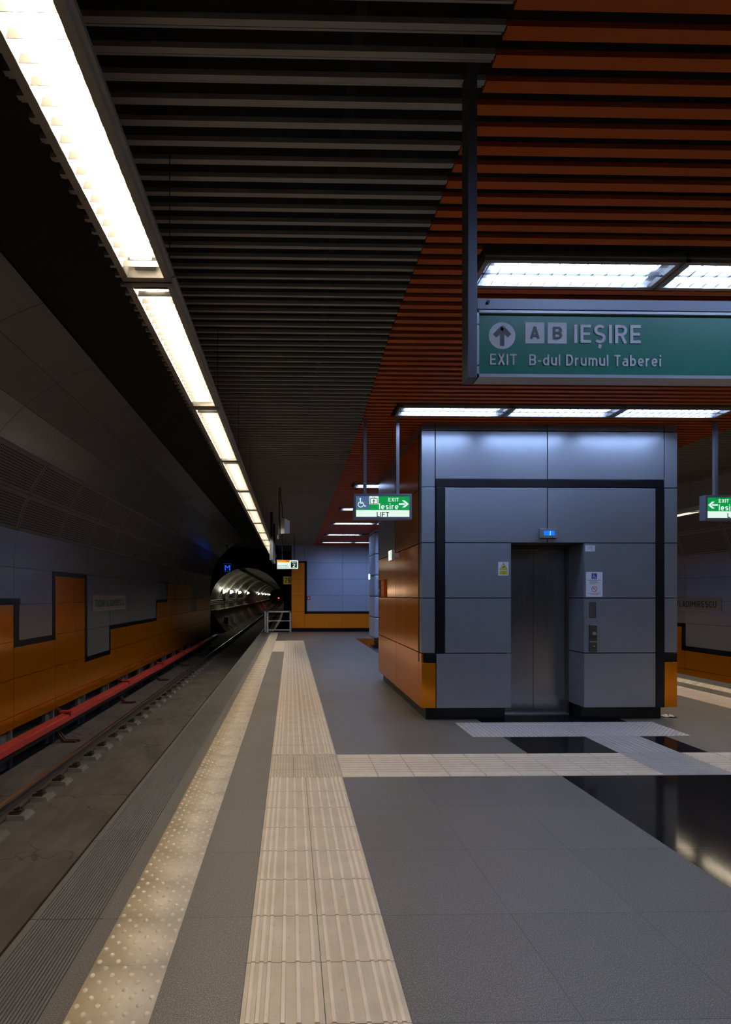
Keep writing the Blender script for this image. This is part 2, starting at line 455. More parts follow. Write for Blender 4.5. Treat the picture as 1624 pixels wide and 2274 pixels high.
def lettering(name, body, mat, parent, sheet, a0, b0, a1, b1, off=0.002, bold=0.0, weight=.155):
    """words drawn as flat strokes fitted into the box a0,b0..a1,b1 of a sheet"""
    mb = MB(); x = 0.0; strokes = []
    for ch in body:
        w, st = GLYPH[ch]
        for s_ in st: strokes.append([(px + x, py) for px, py in s_])
        if ch == '\u0218': strokes.append([(x + .33, -.07), (x + .27, -.28)])
        x += w + .15
    tot = x - .15; kx = (a1 - a0) / tot; ky = (b1 - b0)
    h = weight / 2
    for si, st in enumerate(strokes):
        n = len(st); left = []; right = []
        closed = n > 3 and abs(st[0][0] - st[-1][0]) < 1e-6 and abs(st[0][1] - st[-1][1]) < 1e-6
        for i in range(n):
            p = st[i - 1] if i else (st[-2] if closed else None); q = st[i + 1] if i < n - 1 else (st[1] if closed else None)
            dx = (q[0] if q else st[i][0]) - (p[0] if p else st[i][0]); dy = (q[1] if q else st[i][1]) - (p[1] if p else st[i][1])
            d = math.hypot(dx, dy) or 1.0; nx, ny = -dy / d * h, dx / d * h
            left.append((st[i][0] + nx, st[i][1] + ny)); right.append((st[i][0] - nx, st[i][1] - ny))
        pts = [sheet.P(a0 + u * kx, b0 + v * ky, off + (si % 6) * .00025) for u, v in left + right]
        mb.add(pts, [(n + i, n + i + 1, i + 1, i) for i in range(n - 1)])
    return mb.build(name, mat, parent)

# ---------------------------------------------------------------- dimensions of the hall
XC = 3.08                       # the hall is mirrored about this x
mir = lambda x: 2 * XC - x
Y0, Y1 = -4.0, 20.9             # platform
EDGE = -1.20
HC = 3.50                       # underside of the slats
BED = -1.25
WX = -4.55                      # face of the wall behind the left track

# ---------------------------------------------------------------- platform floor
DOT = (-0.79, -0.49); RIB = (-0.178, 0.421)
SIDE = (4.17, 4.765)            # cross strip of ribbed tiles
PAD = (1.90, 4.22, 5.33, 5.93)
BLK = (2.22, 3.94)
def floor_kind(x, y):
    if x < -0.86 or x > mir(-0.86): return 1
    for a in (lambda q: q, mir):
        q = a(x)
        if DOT[0] < q < DOT[1]: return 3
        if RIB[0] < q < RIB[1] and y < 16.7: return 3
        if DOT[1] < q < RIB[0] and 13.5 < y < 16.7: return 3
    if SIDE[0] < y < SIDE[1] and RIB[1] < x < mir(RIB[1]): return 3
    if PAD[0] < x < PAD[1] and PAD[2] < y < PAD[3]: return 3
    if 3.08 < x < 3.66 and SIDE[1] < y < PAD[2]: return 3
    if BLK[0] < x < BLK[1] and y < 17.6: return 2
    return 0
xs = sorted(set([EDGE + 0.02, -0.86, *DOT, *RIB, PAD[0], PAD[1], *BLK, 3.08, 3.66] + [mir(v) for v in (EDGE + 0.02, -0.86, *DOT, *RIB)]))
ys = sorted(set([Y0, *SIDE, PAD[2], PAD[3], 13.5, 16.7, 17.6, Y1]))
fl = MB()
for i in range(len(xs) - 1):
    for j in range(len(ys) - 1):
        xa, xb, ya, yb = xs[i], xs[i + 1], ys[j], ys[j + 1]
        k = floor_kind((xa + xb) / 2, (ya + yb) / 2)
        if i == 0 or i == len(xs) - 2: continue
        fl.quad((xa, ya, 0), (xb, ya, 0), (xb, yb, 0), (xa, yb, 0), k)
# platform body below
fl.box(EDGE + 0.06, mir(EDGE + 0.06), Y0, Y1, BED, -0.12, 1)
floor = struct(fl.build('floor', ['granite', 'edge_granite', 'black_granite', 'grout']))
# grooved edge slabs, with a bevelled nose
def edge_strip(xf):
    e = MB()
    prof = [(EDGE + 0.03, -0.12), (EDGE - 0.02, -0.10), (EDGE - 0.02, -0.022), (EDGE, -0.006), (EDGE + 0.012, 0.0)]
    x = EDGE + 0.045
    while x < -0.86 - 0.02:
        prof += [(x, 0), (x + 0.0006, -0.006), (x + 0.0036, -0.006), (x + 0.0042, 0)]
        x += 0.0142
    prof += [(-0.86, 0), (-0.86, -0.12)]
    y = Y0 - 0.0
    joints = [Y0, -1.1, 0.55, 1.45, 2.37, 3.12, 4.17, 5.33, 6.5, 7.7, 8.9, 10.1, 11.3, 12.5, 13.7, 14.9, 16.1, 17.3, 18.5, 19.7, Y1]
    for a, b in zip(joints[:-1], joints[1:]):
        n0 = len(e.f); e.prism(prof, a + 0.002, b - 0.002, 0, True, xf)
        for i in range(len(prof)):                      # dirt packed into the grooves, dark nosing
            (xa, za), (xb, zb) = prof[i], prof[(i + 1) % len(prof)]
            if xa < EDGE + .013 and xb < EDGE + .013: e.m[n0 + i] = 2
    e.quad((xf(EDGE + 0.03), Y0, -0.008), (xf(-0.86), Y0, -0.008), (xf(-0.86), Y1, -0.008), (xf(EDGE + 0.03), Y1, -0.008), 1)
    return e
o = edge_strip(lambda x: x).build('grooved_edge_paving', ['edge_granite', 'grout', 'black'], floor)
o = edge_strip(mir).build('grooved_edge_paving', ['edge_granite', 'grout', 'black'], floor)

# tactile tiles: 30 cm plates with real relief
T = 0.3; YT = 2.37 - 0.3 * 13
def dotted(xf, y_end, geo_end):
    d = MB(); y = 0.87 - 0.3 * 8
    while y < y_end - 0.01:
        ya, yb = y + 0.0015, min(y + T, y_end) - 0.0015
        d.box(xf(DOT[0] + 0.0015), xf(DOT[1] - 0.0015), ya, yb, -0.01, 0.002)
        if y < geo_end and y > 0.5:
            for r in range(8):
                for c in range(4):
                    x = DOT[0] + 0.0185 + 0.075 * c + (0.0375 if r % 2 else 0)
                    yy = y + 0.0185 + 0.0375 * r
                    if yy < y_end - 0.02: d.dome(xf(x), yy, 0.002, 0.0112, 0.006, 10 if y < 6 else 6, 1)
        y += T
    return d
o = dotted(lambda x: x, Y1 - 0.4, 20).build('dotted_tactile_strip', ['tactile_dot', 'dot_top'], floor, True)
o = dotted(mir, Y1 - 0.4, 20).build('dotted_tactile_strip', ['tactile_dot', 'dot_top'], floor, True)
for o_ in (o, floor.children[-2]):
    for p in o_.data.polygons:
        if len(p.vertices) == 4 and p.area > 0.004: p.use_smooth = False

RIBF = (0.09, 0.20, 0.307, 0.50, 0.69, 0.90)
def ribbed_plate(mb, x0, y0, w, l, flip, along_y=True, ribs=True):
    g = 0.0015
    mb.box(x0 + g, x0 + w - g, y0 + g, y0 + l - g, -0.01, 0.002, 0)
    if not ribs: return
    for f in RIBF:
        f = 1 - f if flip else f
        h = 0.0105
        for (a, z) in ((0, 0),):
            if along_y:
                c = x0 + f * w
                prof = [(c - h, 0.002), (c - h * 0.62, 0.0065), (c + h * 0.62, 0.0065), (c + h, 0.002)]
                mb.prism(prof, y0 + 0.004, y0 + l - 0.004, 1)
            else:
                c = y0 + f * l
                p = [(c - h, 0.002), (c - h * 0.62, 0.0065), (c + h * 0.62, 0.0065), (c + h, 0.002)]
                n = 4
                vs = [(x0 + 0.006, yy, zz) for yy, zz in p] + [(x0 + w - 0.006, yy, zz) for yy, zz in p]
                mb.add(vs, [(i, n + i, n + (i + 1) % n, (i + 1) % n) for i in range(n)] + [(0, 1, 2, 3), (7, 6, 5, 4)], 1)
def guide(mirrored):
    r = MB(); y = 2.37 - 0.3 * 14
    while y < 16.69:
        if not (SIDE[0] - 0.01 < y < SIDE[1] - 0.02):
            for side in (0, 1):
                x0 = RIB[0] + side * 0.2995
                if mirrored: x0 = mir(x0 + 0.2995)
                fl_ = bool(side) != mirrored
                ribbed_plate(r, x0, y, 0.2995, T, fl_)
        y += T
        if abs(y - SIDE[0]) < 0.02: y = SIDE[0]
        if abs(y - 4.77) < 0.01: y = SIDE[1]
    return r
guide(False).build('ribbed_guide_strip', ['tactile_rib', 'rib_top'], floor)
guide(True).build('ribbed_guide_strip', ['tactile_rib', 'rib_top'], floor)
# crossing squares with a fine pin grid
def pin_tiles(x0, x1, y0, y1, nx, ny, mat, name, pitch=0.0225):
    p = MB(); w = (x1 - x0) / nx; l = (y1 - y0) / ny
    for i in range(nx):
        for j in range(ny):
            p.box(x0 + i * w + .0015, x0 + (i + 1) * w - .0015, y0 + j * l + .0015, y0 + (j + 1) * l - .0015, -0.01, 0.002)
            kx = int(w / pitch); ky = int(l / pitch)
            for a in range(kx):
                for b in range(ky):
                    cx = x0 + i * w + (a + .5) * w / kx; cy = y0 + j * l + (b + .5) * l / ky
                    p.box(cx - .0055, cx + .0055, cy - .0055, cy + .0055, 0.002, 0.0045)
    return p.build(name, mat, floor)
pin_tiles(RIB[0], RIB[1], SIDE[0], SIDE[1], 3, 3, 'tactile_rib', 'crossing_tiles')
pin_tiles(3.08, 3.66, SIDE[0], SIDE[1], 3, 3, 'tactile_grey', 'crossing_tiles')
s_ = MB(); x = RIB[1]; n_ = 9; w_ = (3.08 - x) / n_
for i in range(n_):
    for k in (0, 1): ribbed_plate(s_, x + i * w_, SIDE[0] + k * 0.2975, w_, 0.2975, k == 1, False)
n_ = 7; w_ = (mir(RIB[1]) - 3.66) / n_
for i in range(n_):
    for k in (0, 1): ribbed_plate(s_, 3.66 + i * w_, SIDE[0] + k * 0.2975, w_, 0.2975, k == 1, False)
s_.build('ribbed_cross_strip', ['tactile_rib', 'rib_top'], floor)
s_ = MB()
for i in (0, 1):
    for j in (0, 1): ribbed_plate(s_, 3.08 + i * 0.29, SIDE[1] + j * 0.2825, 0.29, 0.2825, i == 1)
s_.build('ribbed_lift_strip', ['tactile_grey', 'tactile_grey'], floor)
s_ = MB()
for i in range(8):
    for j in range(2): s_.box(PAD[0] + i * .29 + .0015, PAD[0] + (i + 1) * .29 - .0015, PAD[2] + j * .3 + .0015, PAD[2] + (j + 1) * .3 - .0015, -0.01, 0.002)
for i in range(46):
    for j in range(12):
        s_.dome(PAD[0] + 0.025 + i * 0.0504, PAD[2] + 0.025 + j * 0.05, 0.002, 0.0095, 0.004, 6, 1)
s_.build('studded_lift_pad', ['tactile_grey', 'pin_head'], floor)
for xf in (lambda v: v, mir):
    s_ = MB()
    for j in range(10): s_.box(xf(DOT[1] + .0015), xf(RIB[0] - .0015), 13.5 + j * .32 + .0015, 13.5 + (j + 1) * .32 - .0015, -.01, .002)
    s_.build('plain_tactile_plate', 'rib_top', floor)

# ---------------------------------------------------------------- track beds
TUN_Y = 38.0; TUN_END = 190.0
def tax(y): return -3.25 - 0.00007 * max(0.0, y - TUN_Y) ** 2       # axis of the running tunnel
b = MB()
b.box(-4.40, EDGE + 0.10, Y0, 29.2, BED - 0.2, BED)
b.box(-5.9, 0.0, 29.2, TUN_Y, BED - 0.2, BED)
b.box(EDGE + 0.1, 0.0, Y1, 29.2, BED - 0.2, BED)
b.box(-4.9, -4.40, Y0, 29.2, BED - 0.3, BED - 0.12, 1)
yy = TUN_Y
while yy < TUN_END:
    c0, c1 = tax(yy), tax(yy + 4)
    b.quad((c0 - 2.1, yy, BED), (c0 + 2.1, yy, BED), (c1 + 2.1, yy + 4, BED), (c1 - 2.1, yy + 4, BED), 0)
    yy += 4
struct(b.build('floor_track', ['bed', 'dark_conc']))
b = MB(); b.box(mir(EDGE + 0.10), mir(-4.9), Y0, 29.2, BED - 0.2, BED)
struct(b.build('floor_track_right', ['bed']))

# rails
def rail_profile(x, z):       # foot, web, head
    return [(x - .07, z), (x + .07, z), (x + .07, z + .012), (x + .012, z + .03), (x + .010, z + .115), (x + .034, z + .128), (x + .036, z + .160),
            (x + .026, z + .170), (x - .026, z + .170), (x - .036, z + .160), (x - .034, z + .128), (x - .010, z + .115), (x - .012, z + .03), (x - .07, z + .012)]
def rail(xr, label, tunnel=True, xf=lambda x: x):
    z = BED + 0.015
    t = thing('rail', (xf(xr), Y0, z), label, 'rail', 'running rails of the near track' if tunnel else None)
    r = MB(); prof = rail_profile(0, z)
    stations = [Y0, TUN_Y] + ([TUN_Y + 8 * k for k in range(1, 20)] if tunnel else [])
    n = len(prof); vs = []
    for y in stations:
        dx = tax(y) - tax(TUN_Y)
        vs += [(xf(xr) + px + dx, y, pz) for px, pz in prof]
    fs = []
    for k in range(len(stations) - 1):
        for i in range(n):
            fs.append((k * n + i, k * n + (i + 1) % n, (k + 1) * n + (i + 1) % n, (k + 1) * n + i))
    fs.append(tuple(range(n)))
    r.add(vs, fs, 0); r.build('rail_body', 'rail_side', t)
    h = MB()
    for a, b_ in zip(stations[:-1], stations[1:]):
        d0, d1 = tax(a) - tax(TUN_Y), tax(b_) - tax(TUN_Y); X = xf(xr)
        h.quad((X + d0 - .020, a, z + .1712), (X + d0 + .020, a, z + .1712), (X + d1 + .020, b_, z + .1712), (X + d1 - .020, b_, z + .1712))
    tag(h.build('rail_head', 'rail_top', t), 'shiny worn running surface')
    return t
RX = -3.52
rail(RX, 'long rusty rail with a bright worn top, nearer the orange wall')
rail(RX + 1.50, 'rail nearer the platform, running out of its shadow into the tunnel')

# rail fastenings: low concrete block, plate, spring clip, bolt
def fastening(y, label):
    t = thing('rail_fastening', (RX + 0.18, y, BED), label, 'rail fastening', 'rail fastening blocks along the far rail')
    return t
t0 = fastening(3.55, '')
m_ = MB(); X = RX + 0.18
m_.add([(X - .105, 3.43, BED), (X + .13, 3.43, BED), (X + .13, 3.67, BED), (X - .105, 3.67, BED),
        (X - .105, 3.45, BED + .055), (X + .10, 3.45, BED + .055), (X + .10, 3.65, BED + .055), (X - .105, 3.65, BED + .055)],
       [(0, 1, 5, 4), (1, 2, 6, 5), (2, 3, 7, 6), (3, 0, 4, 7), (4, 5, 6, 7)])
blk_ = m_.build('concrete_block', 'pad', t0)
m_ = MB(); m_.box(X - .10, X + .03, 3.48, 3.62, BED + .055, BED + .068); m_.build('base_plate', 'clip', blk_)
m_ = MB()
m_.tube([(X - .10, 3.50, BED + .075), (X + .01, 3.50, BED + .10), (X + .03, 3.53, BED + .10), (X - .02, 3.55, BED + .085), (X + .03, 3.57, BED + .10), (X + .01, 3.60, BED + .10), (X - .10, 3.60, BED + .075)], 0.009, 6)
m_.build('spring_clip', 'clip', t0)
m_ = MB(); m_.cyl((X - .01, 3.55, BED + .068), (X - .01, 3.55, BED + .13), .012, 8); m_.cyl((X - .01, 3.55, BED + .105), (X - .01, 3.55, BED + .12), .022, 6); m_.build('bolt', 'clip', t0)
ORD = ['first', 'second', 'third', 'fourth', 'fifth', 'sixth', 'seventh', 'eighth', 'ninth', 'tenth', 'eleventh', 'twelfth', 'thirteenth', 'fourteenth', 'fifteenth',
       'sixteenth', 'seventeenth', 'eighteenth', 'nineteenth', 'twentieth']
YF = 5.83
for k in range(32):
    o = t0 if k == 0 else copy_tree(t0)
    o.location.y = YF + 0.57 * k
    if k == 0: o['label'] = 'rail fastening block cut by the left edge of the photo'
    elif k <= 19: o['label'] = '%s rail fastening block from the left edge, beside the rusty rail' % ORD[k]
    else: o['label'] = 'small distant rail fastening block where the row runs towards the tunnel'

# ---------------------------------------------------------------- third rail with its red cover
t = thing('third_rail', (-4.2, Y0, BED), 'live third rail under a long red cover below the orange wall', 'third rail')
m_ = MB()
prof = [(-4.235, -.705), (-4.12, -.725), (-4.095, -.745), (-4.095, -.835), (-4.105, -.835), (-4.105, -.75), (-4.125, -.735), (-4.235, -.717)]
yy = Y0
while yy < 28.5:
    m_.prism(prof, yy, yy + 2.99, 0); yy += 3.0
m_.build('cover', 'red_cover', t)
m_ = MB(); m_.box(-4.215, -4.135, Y0, 29, -.93, -.77); m_.build('conductor_rail', 'black', t)
SUP = [9.65 + 3.45 * k for k in range(-3, 6)]
for ys_ in SUP:
    m_ = MB()
    for dy in (-.06, .02):
        P = [(-4.33, -.70), (-4.33, -1.07), (-4.20, -1.235), (-3.98 + (0.04 if dy > 0 else 0), -1.235)]
        w = 0.025
        for (xa, za), (xb, zb) in zip(P[:-1], P[1:]):
            dd = math.hypot(xb - xa, zb - za); nx, nz = -(zb - za) / dd * w, (xb - xa) / dd * w
            m_.prism([(xa - nx, za - nz), (xb - nx, zb - nz), (xb + nx, zb + nz), (xa + nx, za + nz)], ys_ + dy, ys_ + dy + .04)
    m_.build('support_foot', 'red_dark', t)
    m_ = MB()
    for k in range(4): m_.cyl((-4.37 + k * .022, ys_, -.655), (-4.362 + k * .022, ys_, -.655), .055 - .006 * k, 14)
    m_.cyl((-4.38, ys_, -.655), (-4.29, ys_, -.655), .034, 12)
    m_.build('insulator', 'insul', t)
    m_ = MB(); m_.box(-4.29, -4.10, ys_ - .05, ys_ + .05, -.70, -.665); m_.box(-4.10, -4.07, ys_ - .05, ys_ + .05, -.76, -.665)
    m_.build('clamp', 'red_cover', t, bevel=0.006)

# ---------------------------------------------------------------- curved walls behind the tracks
PHI = (0.0, 0.219, 0.438, 0.655, 0.85, 1.04, 1.25); RAD = 2.8; ZS = 1.94
ROWS = (1.94, 1.33, 0.72, 0.105, -0.506, -0.717)
PITCH = 1.497
def wp(phi): return (WX + RAD * (1 - math.cos(phi)), ZS + RAD * math.sin(phi))
def row_colour_left(k, r):
    if k < 0: return 0 if r == 0 else 1
    if k == 0: return 0 if r <= 1 else 1
    if k == 1: return 1
    if k == 2: return 0 if r <= 2 else 1
    if k in (3, 4, 5): return 0 if r <= 1 else 1
    if k == 6: return 0 if r == 0 else 1
    if k in (7, 8, 9): return 1
    if k in (10,): return 0 if r <= 1 else 1
    return 0 if r == 0 else 1
def row_colour_right(k, r):
    if k == 0: return 0 if r <= 1 else 1
    if k == -1: return 0 if r <= 2 else 1
    if k == -2: return 0 if r <= 2 else 1
    if k == -3: return 0 if r <= 2 else 1
    if k < -3: return 0 if r <= 1 else 1
    if k in (1,): return 1
    return 0 if r <= 1 else 1
def hall_wall(name, xf, y_origin, rowf, strips, yend):
    g = 0.005
    root = MB()
    # dark substrate just behind the panels
    pts = [(WX - .03, -.70)] + [(WX - .03 + RAD * (1 - math.cos(p)), ZS + (RAD + .03) * math.sin(p)) for p in [1.25 * i / 12 for i in range(13)]]
    for (xa, za), (xb, zb) in zip(pts[:-1], pts[1:]):
        root.quad((xf(xa), Y0, za), (xf(xb), Y0, zb), (xf(xb), yend, zb), (xf(xa), yend, za), 0)
    root.box(xf(WX - .35), xf(WX - .30), Y0, yend, BED - .3, -.6, 1)
    root.box(xf(WX - .35), xf(WX - .03), Y0, yend, -.70, -.66, 1)
    wall = struct(root.build(name, ['dark_gap', 'dark_conc']))
    grey, org, shell, perf = MB(), MB(), MB(), MB()
    k0 = math.ceil((Y0 - y_origin) / PITCH) - 1; k1 = int((yend - y_origin) / PITCH) + 1
    for k in range(k0, k1):
        ya, yb = max(Y0, y_origin + PITCH * k) + g, min(yend, y_origin + PITCH * (k + 1)) - g
        if yb <= ya: continue
        for r in range(5):
            za, zb = ROWS[r + 1] + g, ROWS[r] - g
            (org if rowf(k, r) else grey).box(xf(WX - .02), xf(WX), ya, yb, za, zb)
        for b_ in range(6):
            p0, p1 = PHI[b_] + .0013, PHI[b_ + 1] - .0013; tgt = perf if b_ in (1, 2) else shell
            n = 4
            for i in range(n):
                a0, a1 = p0 + (p1 - p0) * i / n, p0 + (p1 - p0) * (i + 1) / n
                (xa, za), (xb, zb) = wp(a0), wp(a1)
                v0, v1 = (a0 - PHI[b_]) * RAD, (a1 - PHI[b_]) * RAD
                u0, u1 = ya - y_origin - PITCH * k, yb - y_origin - PITCH * k
                q = [(xf(xa), ya, za), (xf(xb), ya, zb), (xf(xb), yb, zb), (xf(xa), yb, za)]
                tgt.quad(*q, 0, [(u0, v0), (u0, v1), (u1, v1), (u1, v0)])
    o1 = grey.build('grey_wall_panels', 'grey_panel', wall); tag(o1, 'grey wall panels')
    o2 = org.build('orange_wall_panels', 'orange', wall); tag(o2, 'orange wall panels')
    for mb_, nm, mt in ((shell, 'curved_shell_panels', 'grey_panel'), (perf, 'perforated_shell_panels', 'perf')):
        # weld so that each curved panel shades smoothly
        o = mb_.build(nm, mt, wall, True)
        import bmesh
        bm = bmesh.new(); bm.from_mesh(o.data); bmesh.ops.remove_doubles(bm, verts=bm.verts, dist=0.0004); bm.to_mesh(o.data); bm.free()
        for p in o.data.polygons: p.use_smooth = True
    s = MB()
    for (ya, yb, za, zb) in strips: s.box(xf(WX), xf(WX + .004), ya, yb, za, zb)
    s.build('black_trim_strips', 'black_trim', wall)
    # stubby grey brackets visible in the dark gap underneath
    for k in range(k0, k1):
        y = y_origin + PITCH * k
        if y < Y0 + .2 or y > yend - .3: continue
        p = MB(); p.box(xf(WX - .16), xf(WX - .10), y - .20, y - .02, BED - .1, -.70); p.box(xf(WX - .09), xf(WX - .03), y - .03, y + .02, BED - .1, -.70)
        p.build('wall_bracket', 'grey_panel', wall)
    return wall
YJ = 8.53
J = lambda k: YJ + PITCH * k
strips_left = [(Y0, J(0) + .2, 1.33, 1.43), (J(0), J(0) + .17, .72, 1.33), (J(0), J(1), .62, .72), (J(1) - .13, J(1), .72, 1.94), (J(1), J(2), 1.85, 1.94),
               (J(2) - .07, J(2) + .05, .0, 1.94), (J(2), J(3) + .03, .0, .10), (J(3) - .05, J(3) + .05, .1, .72), (J(3), J(6), .62, .72), (J(6) - .05, J(6) + .05, .72, 1.33),
               (J(6), J(7), 1.23, 1.33), (J(7) - .04, J(7) + .06, 1.33, 1.94)]
hall_wall('wall_left', lambda x: x, YJ, row_colour_left, strips_left, 29.2)
YR = 13.76; JR = lambda k: YR + PITCH * k
strips_right = [(JR(0) - .12, JR(0), .10, .72), (JR(0), JR(1), .62, .72), (JR(-3), JR(0), .0, .105), (JR(0) - .12, JR(0), 0, .3)]
# on the right the low grey field ends at the joint nearest the lift
def row_right(k, r):
    if k >= 0: return 0 if r <= 1 else 1
    if k >= -4: return 0 if r <= 2 else 1
    return 0 if r <= 1 else 1
strips_right = [(JR(0) - .02, JR(0) + .12, .0, .72), (JR(-4), JR(0) + .12, -.02, .105), (JR(0), JR(3), .62, .72)]
hall_wall('wall_right', mir, YR, row_right, strips_right, 21.5)

# station name boards
def name_board(u, origin, label, face_dir):
    t = thing('station_name_board', origin, label, 'sign', None)
    sh = Sheet(origin, u, (0, 0, 1))
    L, H = 2.35, 0.37
    sh.rrect(-L / 2, -H / 2, L / 2, H / 2, 0.04, 0, 0.012, 0.011); sh.build('board', 'board_grey', t)
    s2 = Sheet(origin, u, (0, 0, 1))
    a, b_ = L / 2 - .045, H / 2 - .045
    for pts in ([(-a, -b_), (a, -b_)], [(a, -b_), (a, b_)], [(a, b_), (-a, b_)], [(-a, b_), (-a, -b_)]): s2.stroke(pts, 0.012, 0, 0.0135)
    tag(s2.build('border_line', 'slat_orange', t), 'thin red border line')
    lettering('lettering', 'TUDOR VLADIMIRESCU', 'ink', t, sh, -L / 2 + .14, -.085, L / 2 - .14, .085, 0.014, weight=.20)
    return t
name_board((0, 1, 0), (WX, 13.05, 1.29), 'long grey name board reading TUDOR VLADIMIRESCU on the left track wall', 1)
name_board((0, -1, 0), (mir(WX), 13.75, 1.25), 'grey name board ending in VLADIMIRESCU on the right wall, half hidden by the lift', 1)

# ---------------------------------------------------------------- hall ceiling: slats across the hall
def bound(y):
    P = [(-10, .77), (4.0, .77), (6.0, .83), (21, .945)]
    for (a, u), (b_, v) in zip(P[:-1], P[1:]):
        if y <= b_: return u + (v - u) * (y - a) / (b_ - a)
    return P[-1][1]
c = MB(); c.box(-1.05, mir(-1.05), Y0, Y1, HC + .30, HC + .36)
ceiling = struct(c.build('ceiling', 'soffit'))
LROWS = (.74, 3.17, 5.56, 9.37, 11.9, 14.3, 16.95, 19.35)
og, gr, gm = MB(), MB(), MB()
k = 0; y = 1.7596 - 0.0975 * 58
while y < Y1 - 0.02:
    bl = bound(y)
    hit = [r for r in LROWS if abs(y - .024 - r) < .155 + .024]
    if hit:                                        # slats stop at the recessed lights
        og.box(bl, 1.12, y - 0.047, y, HC, HC + .022); og.box(4.81, mir(bl), y - 0.047, y, HC, HC + .022)
    else: og.box(bl, mir(bl), y - 0.047, y, HC, HC + .022)
    for xa, xb in ((-1.11, bl - .006), (mir(bl) + .006, mir(-1.11))):
        gr.box(xa, xb, y - .050, y - .028, HC, HC + .022)         # main lip
        gr.box(xa, xb, y - .012, y - .004, HC + .015, HC + .034)  # upturned back edge
    y += 0.0975; k += 1
for x in (0.25, mir(0.25), 2.3, 4.0):
    gm.box(x - .02, x + .02, Y0, Y1, HC + .045, HC + .09)
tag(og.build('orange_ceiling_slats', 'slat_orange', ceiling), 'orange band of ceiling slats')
tag(gr.build('grey_ceiling_slats', 'slat_grey', ceiling), 'grey ceiling slats')
gm.build('slat_carrier', 'black', ceiling)
# dark structural slab above the tracks
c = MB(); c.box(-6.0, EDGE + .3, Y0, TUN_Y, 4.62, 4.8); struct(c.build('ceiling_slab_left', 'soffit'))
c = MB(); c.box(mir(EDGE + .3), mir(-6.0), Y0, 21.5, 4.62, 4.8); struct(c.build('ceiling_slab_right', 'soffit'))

# ---------------------------------------------------------------- end wall of the hall
def clad(mb_by, x0, x1, y, z0, z1, m, g=0.004): mb_by.box(x0 + g, x1 - g, y - .02, y, z0 + g, z1 - g, m)
w = MB(); ZR = [.148, .81, 1.475, 2.14, 2.80, 3.46]
w.box(0.03, mir(0.03), Y1 + .02, Y1 + .25, -1.4, 4.6, 4)
w.box(.10, mir(.10), Y1 - .0, Y1 + .02, 0, .148, 3)
xs_ = [0.03, .53, 2.07, 3.62, 5.16, mir(.53) + .0, mir(.03)]
xs_ = [0.03, .56, 2.10, 3.08, 4.06, 5.60, mir(.03)]
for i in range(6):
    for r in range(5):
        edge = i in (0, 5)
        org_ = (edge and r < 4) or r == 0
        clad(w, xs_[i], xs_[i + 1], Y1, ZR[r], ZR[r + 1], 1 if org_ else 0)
w.box(0.034, mir(.034), Y1 - .02, Y1, 3.464, 3.60, 0)
for xf in (lambda v: v, mir):
    w.box(xf(.56), xf(.66), Y1 - .024, Y1 - .019, .72, 2.86, 3)
    w.box(xf(.03), xf(.66), Y1 - .024, Y1 - .019, 2.80, 2.87, 3)
w.box(.56, mir(.56), Y1 - .024, Y1 - .019, .73, .83, 3)
struct(w.build('wall_end', ['lamplit_cladding', 'lamplit_orange', 'lamplit_cladding', 'black_trim', 'dark_conc']))

# ---------------------------------------------------------------- track chamber, portal and running tunnel beyond the hall
w = MB()
w.box(0.0, 0.05, Y1 + .25, TUN_Y, -1.4, 4.6)
w.box(-6.1, -6.0, 29.2, TUN_Y, -1.4, 4.6)
w.box(-6.1, WX - .02, 29.1, 29.2, -1.4, 4.6)
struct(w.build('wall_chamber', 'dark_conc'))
TR = 2.75; TZ = 0.75
w = MB(); seg = 64
ring, outer = [], []
for i in range(seg):
    a = 2 * PI * i / seg; cx, sz = math.cos(a), math.sin(a)
    ring.append((tax(TUN_Y) + TR * cx, TUN_Y, TZ + TR * sz))
    s = max(abs(cx) / 3.4, abs(sz) / 4.0); outer.append((tax(TUN_Y) + cx / s, TUN_Y, TZ + sz / s))
w.add(ring + outer, [(i, (i + 1) % seg, seg + (i + 1) % seg, seg + i) for i in range(seg)])
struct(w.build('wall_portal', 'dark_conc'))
w = MB(); ns = 110; vs = []; rings = []
y = TUN_Y
while y < TUN_END:
    for dy, dr in ((0.0, 0.0), (1.14, 0.0), (1.15, 0.035), (1.19, 0.035)): rings.append((y + dy, TR + dr))
    y += 1.2
for (y, r) in rings:
    for i in range(seg):
        a = 2 * PI * i / seg; vs.append((tax(y) + r * math.cos(a), y, TZ + r * math.sin(a)))
fs = []
for k in range(len(rings) - 1):
    for i in range(seg):
        fs.append((k * seg + i, (k + 1) * seg + i, (k + 1) * seg + (i + 1) % seg, k * seg + (i + 1) % seg))
w.add(vs, fs)
w.quad((-20, TUN_END, -3), (6, TUN_END, -3), (6, TUN_END, 6), (-20, TUN_END, 6))
tunnel = struct(w.build('wall_tunnel', 'tunnel'))
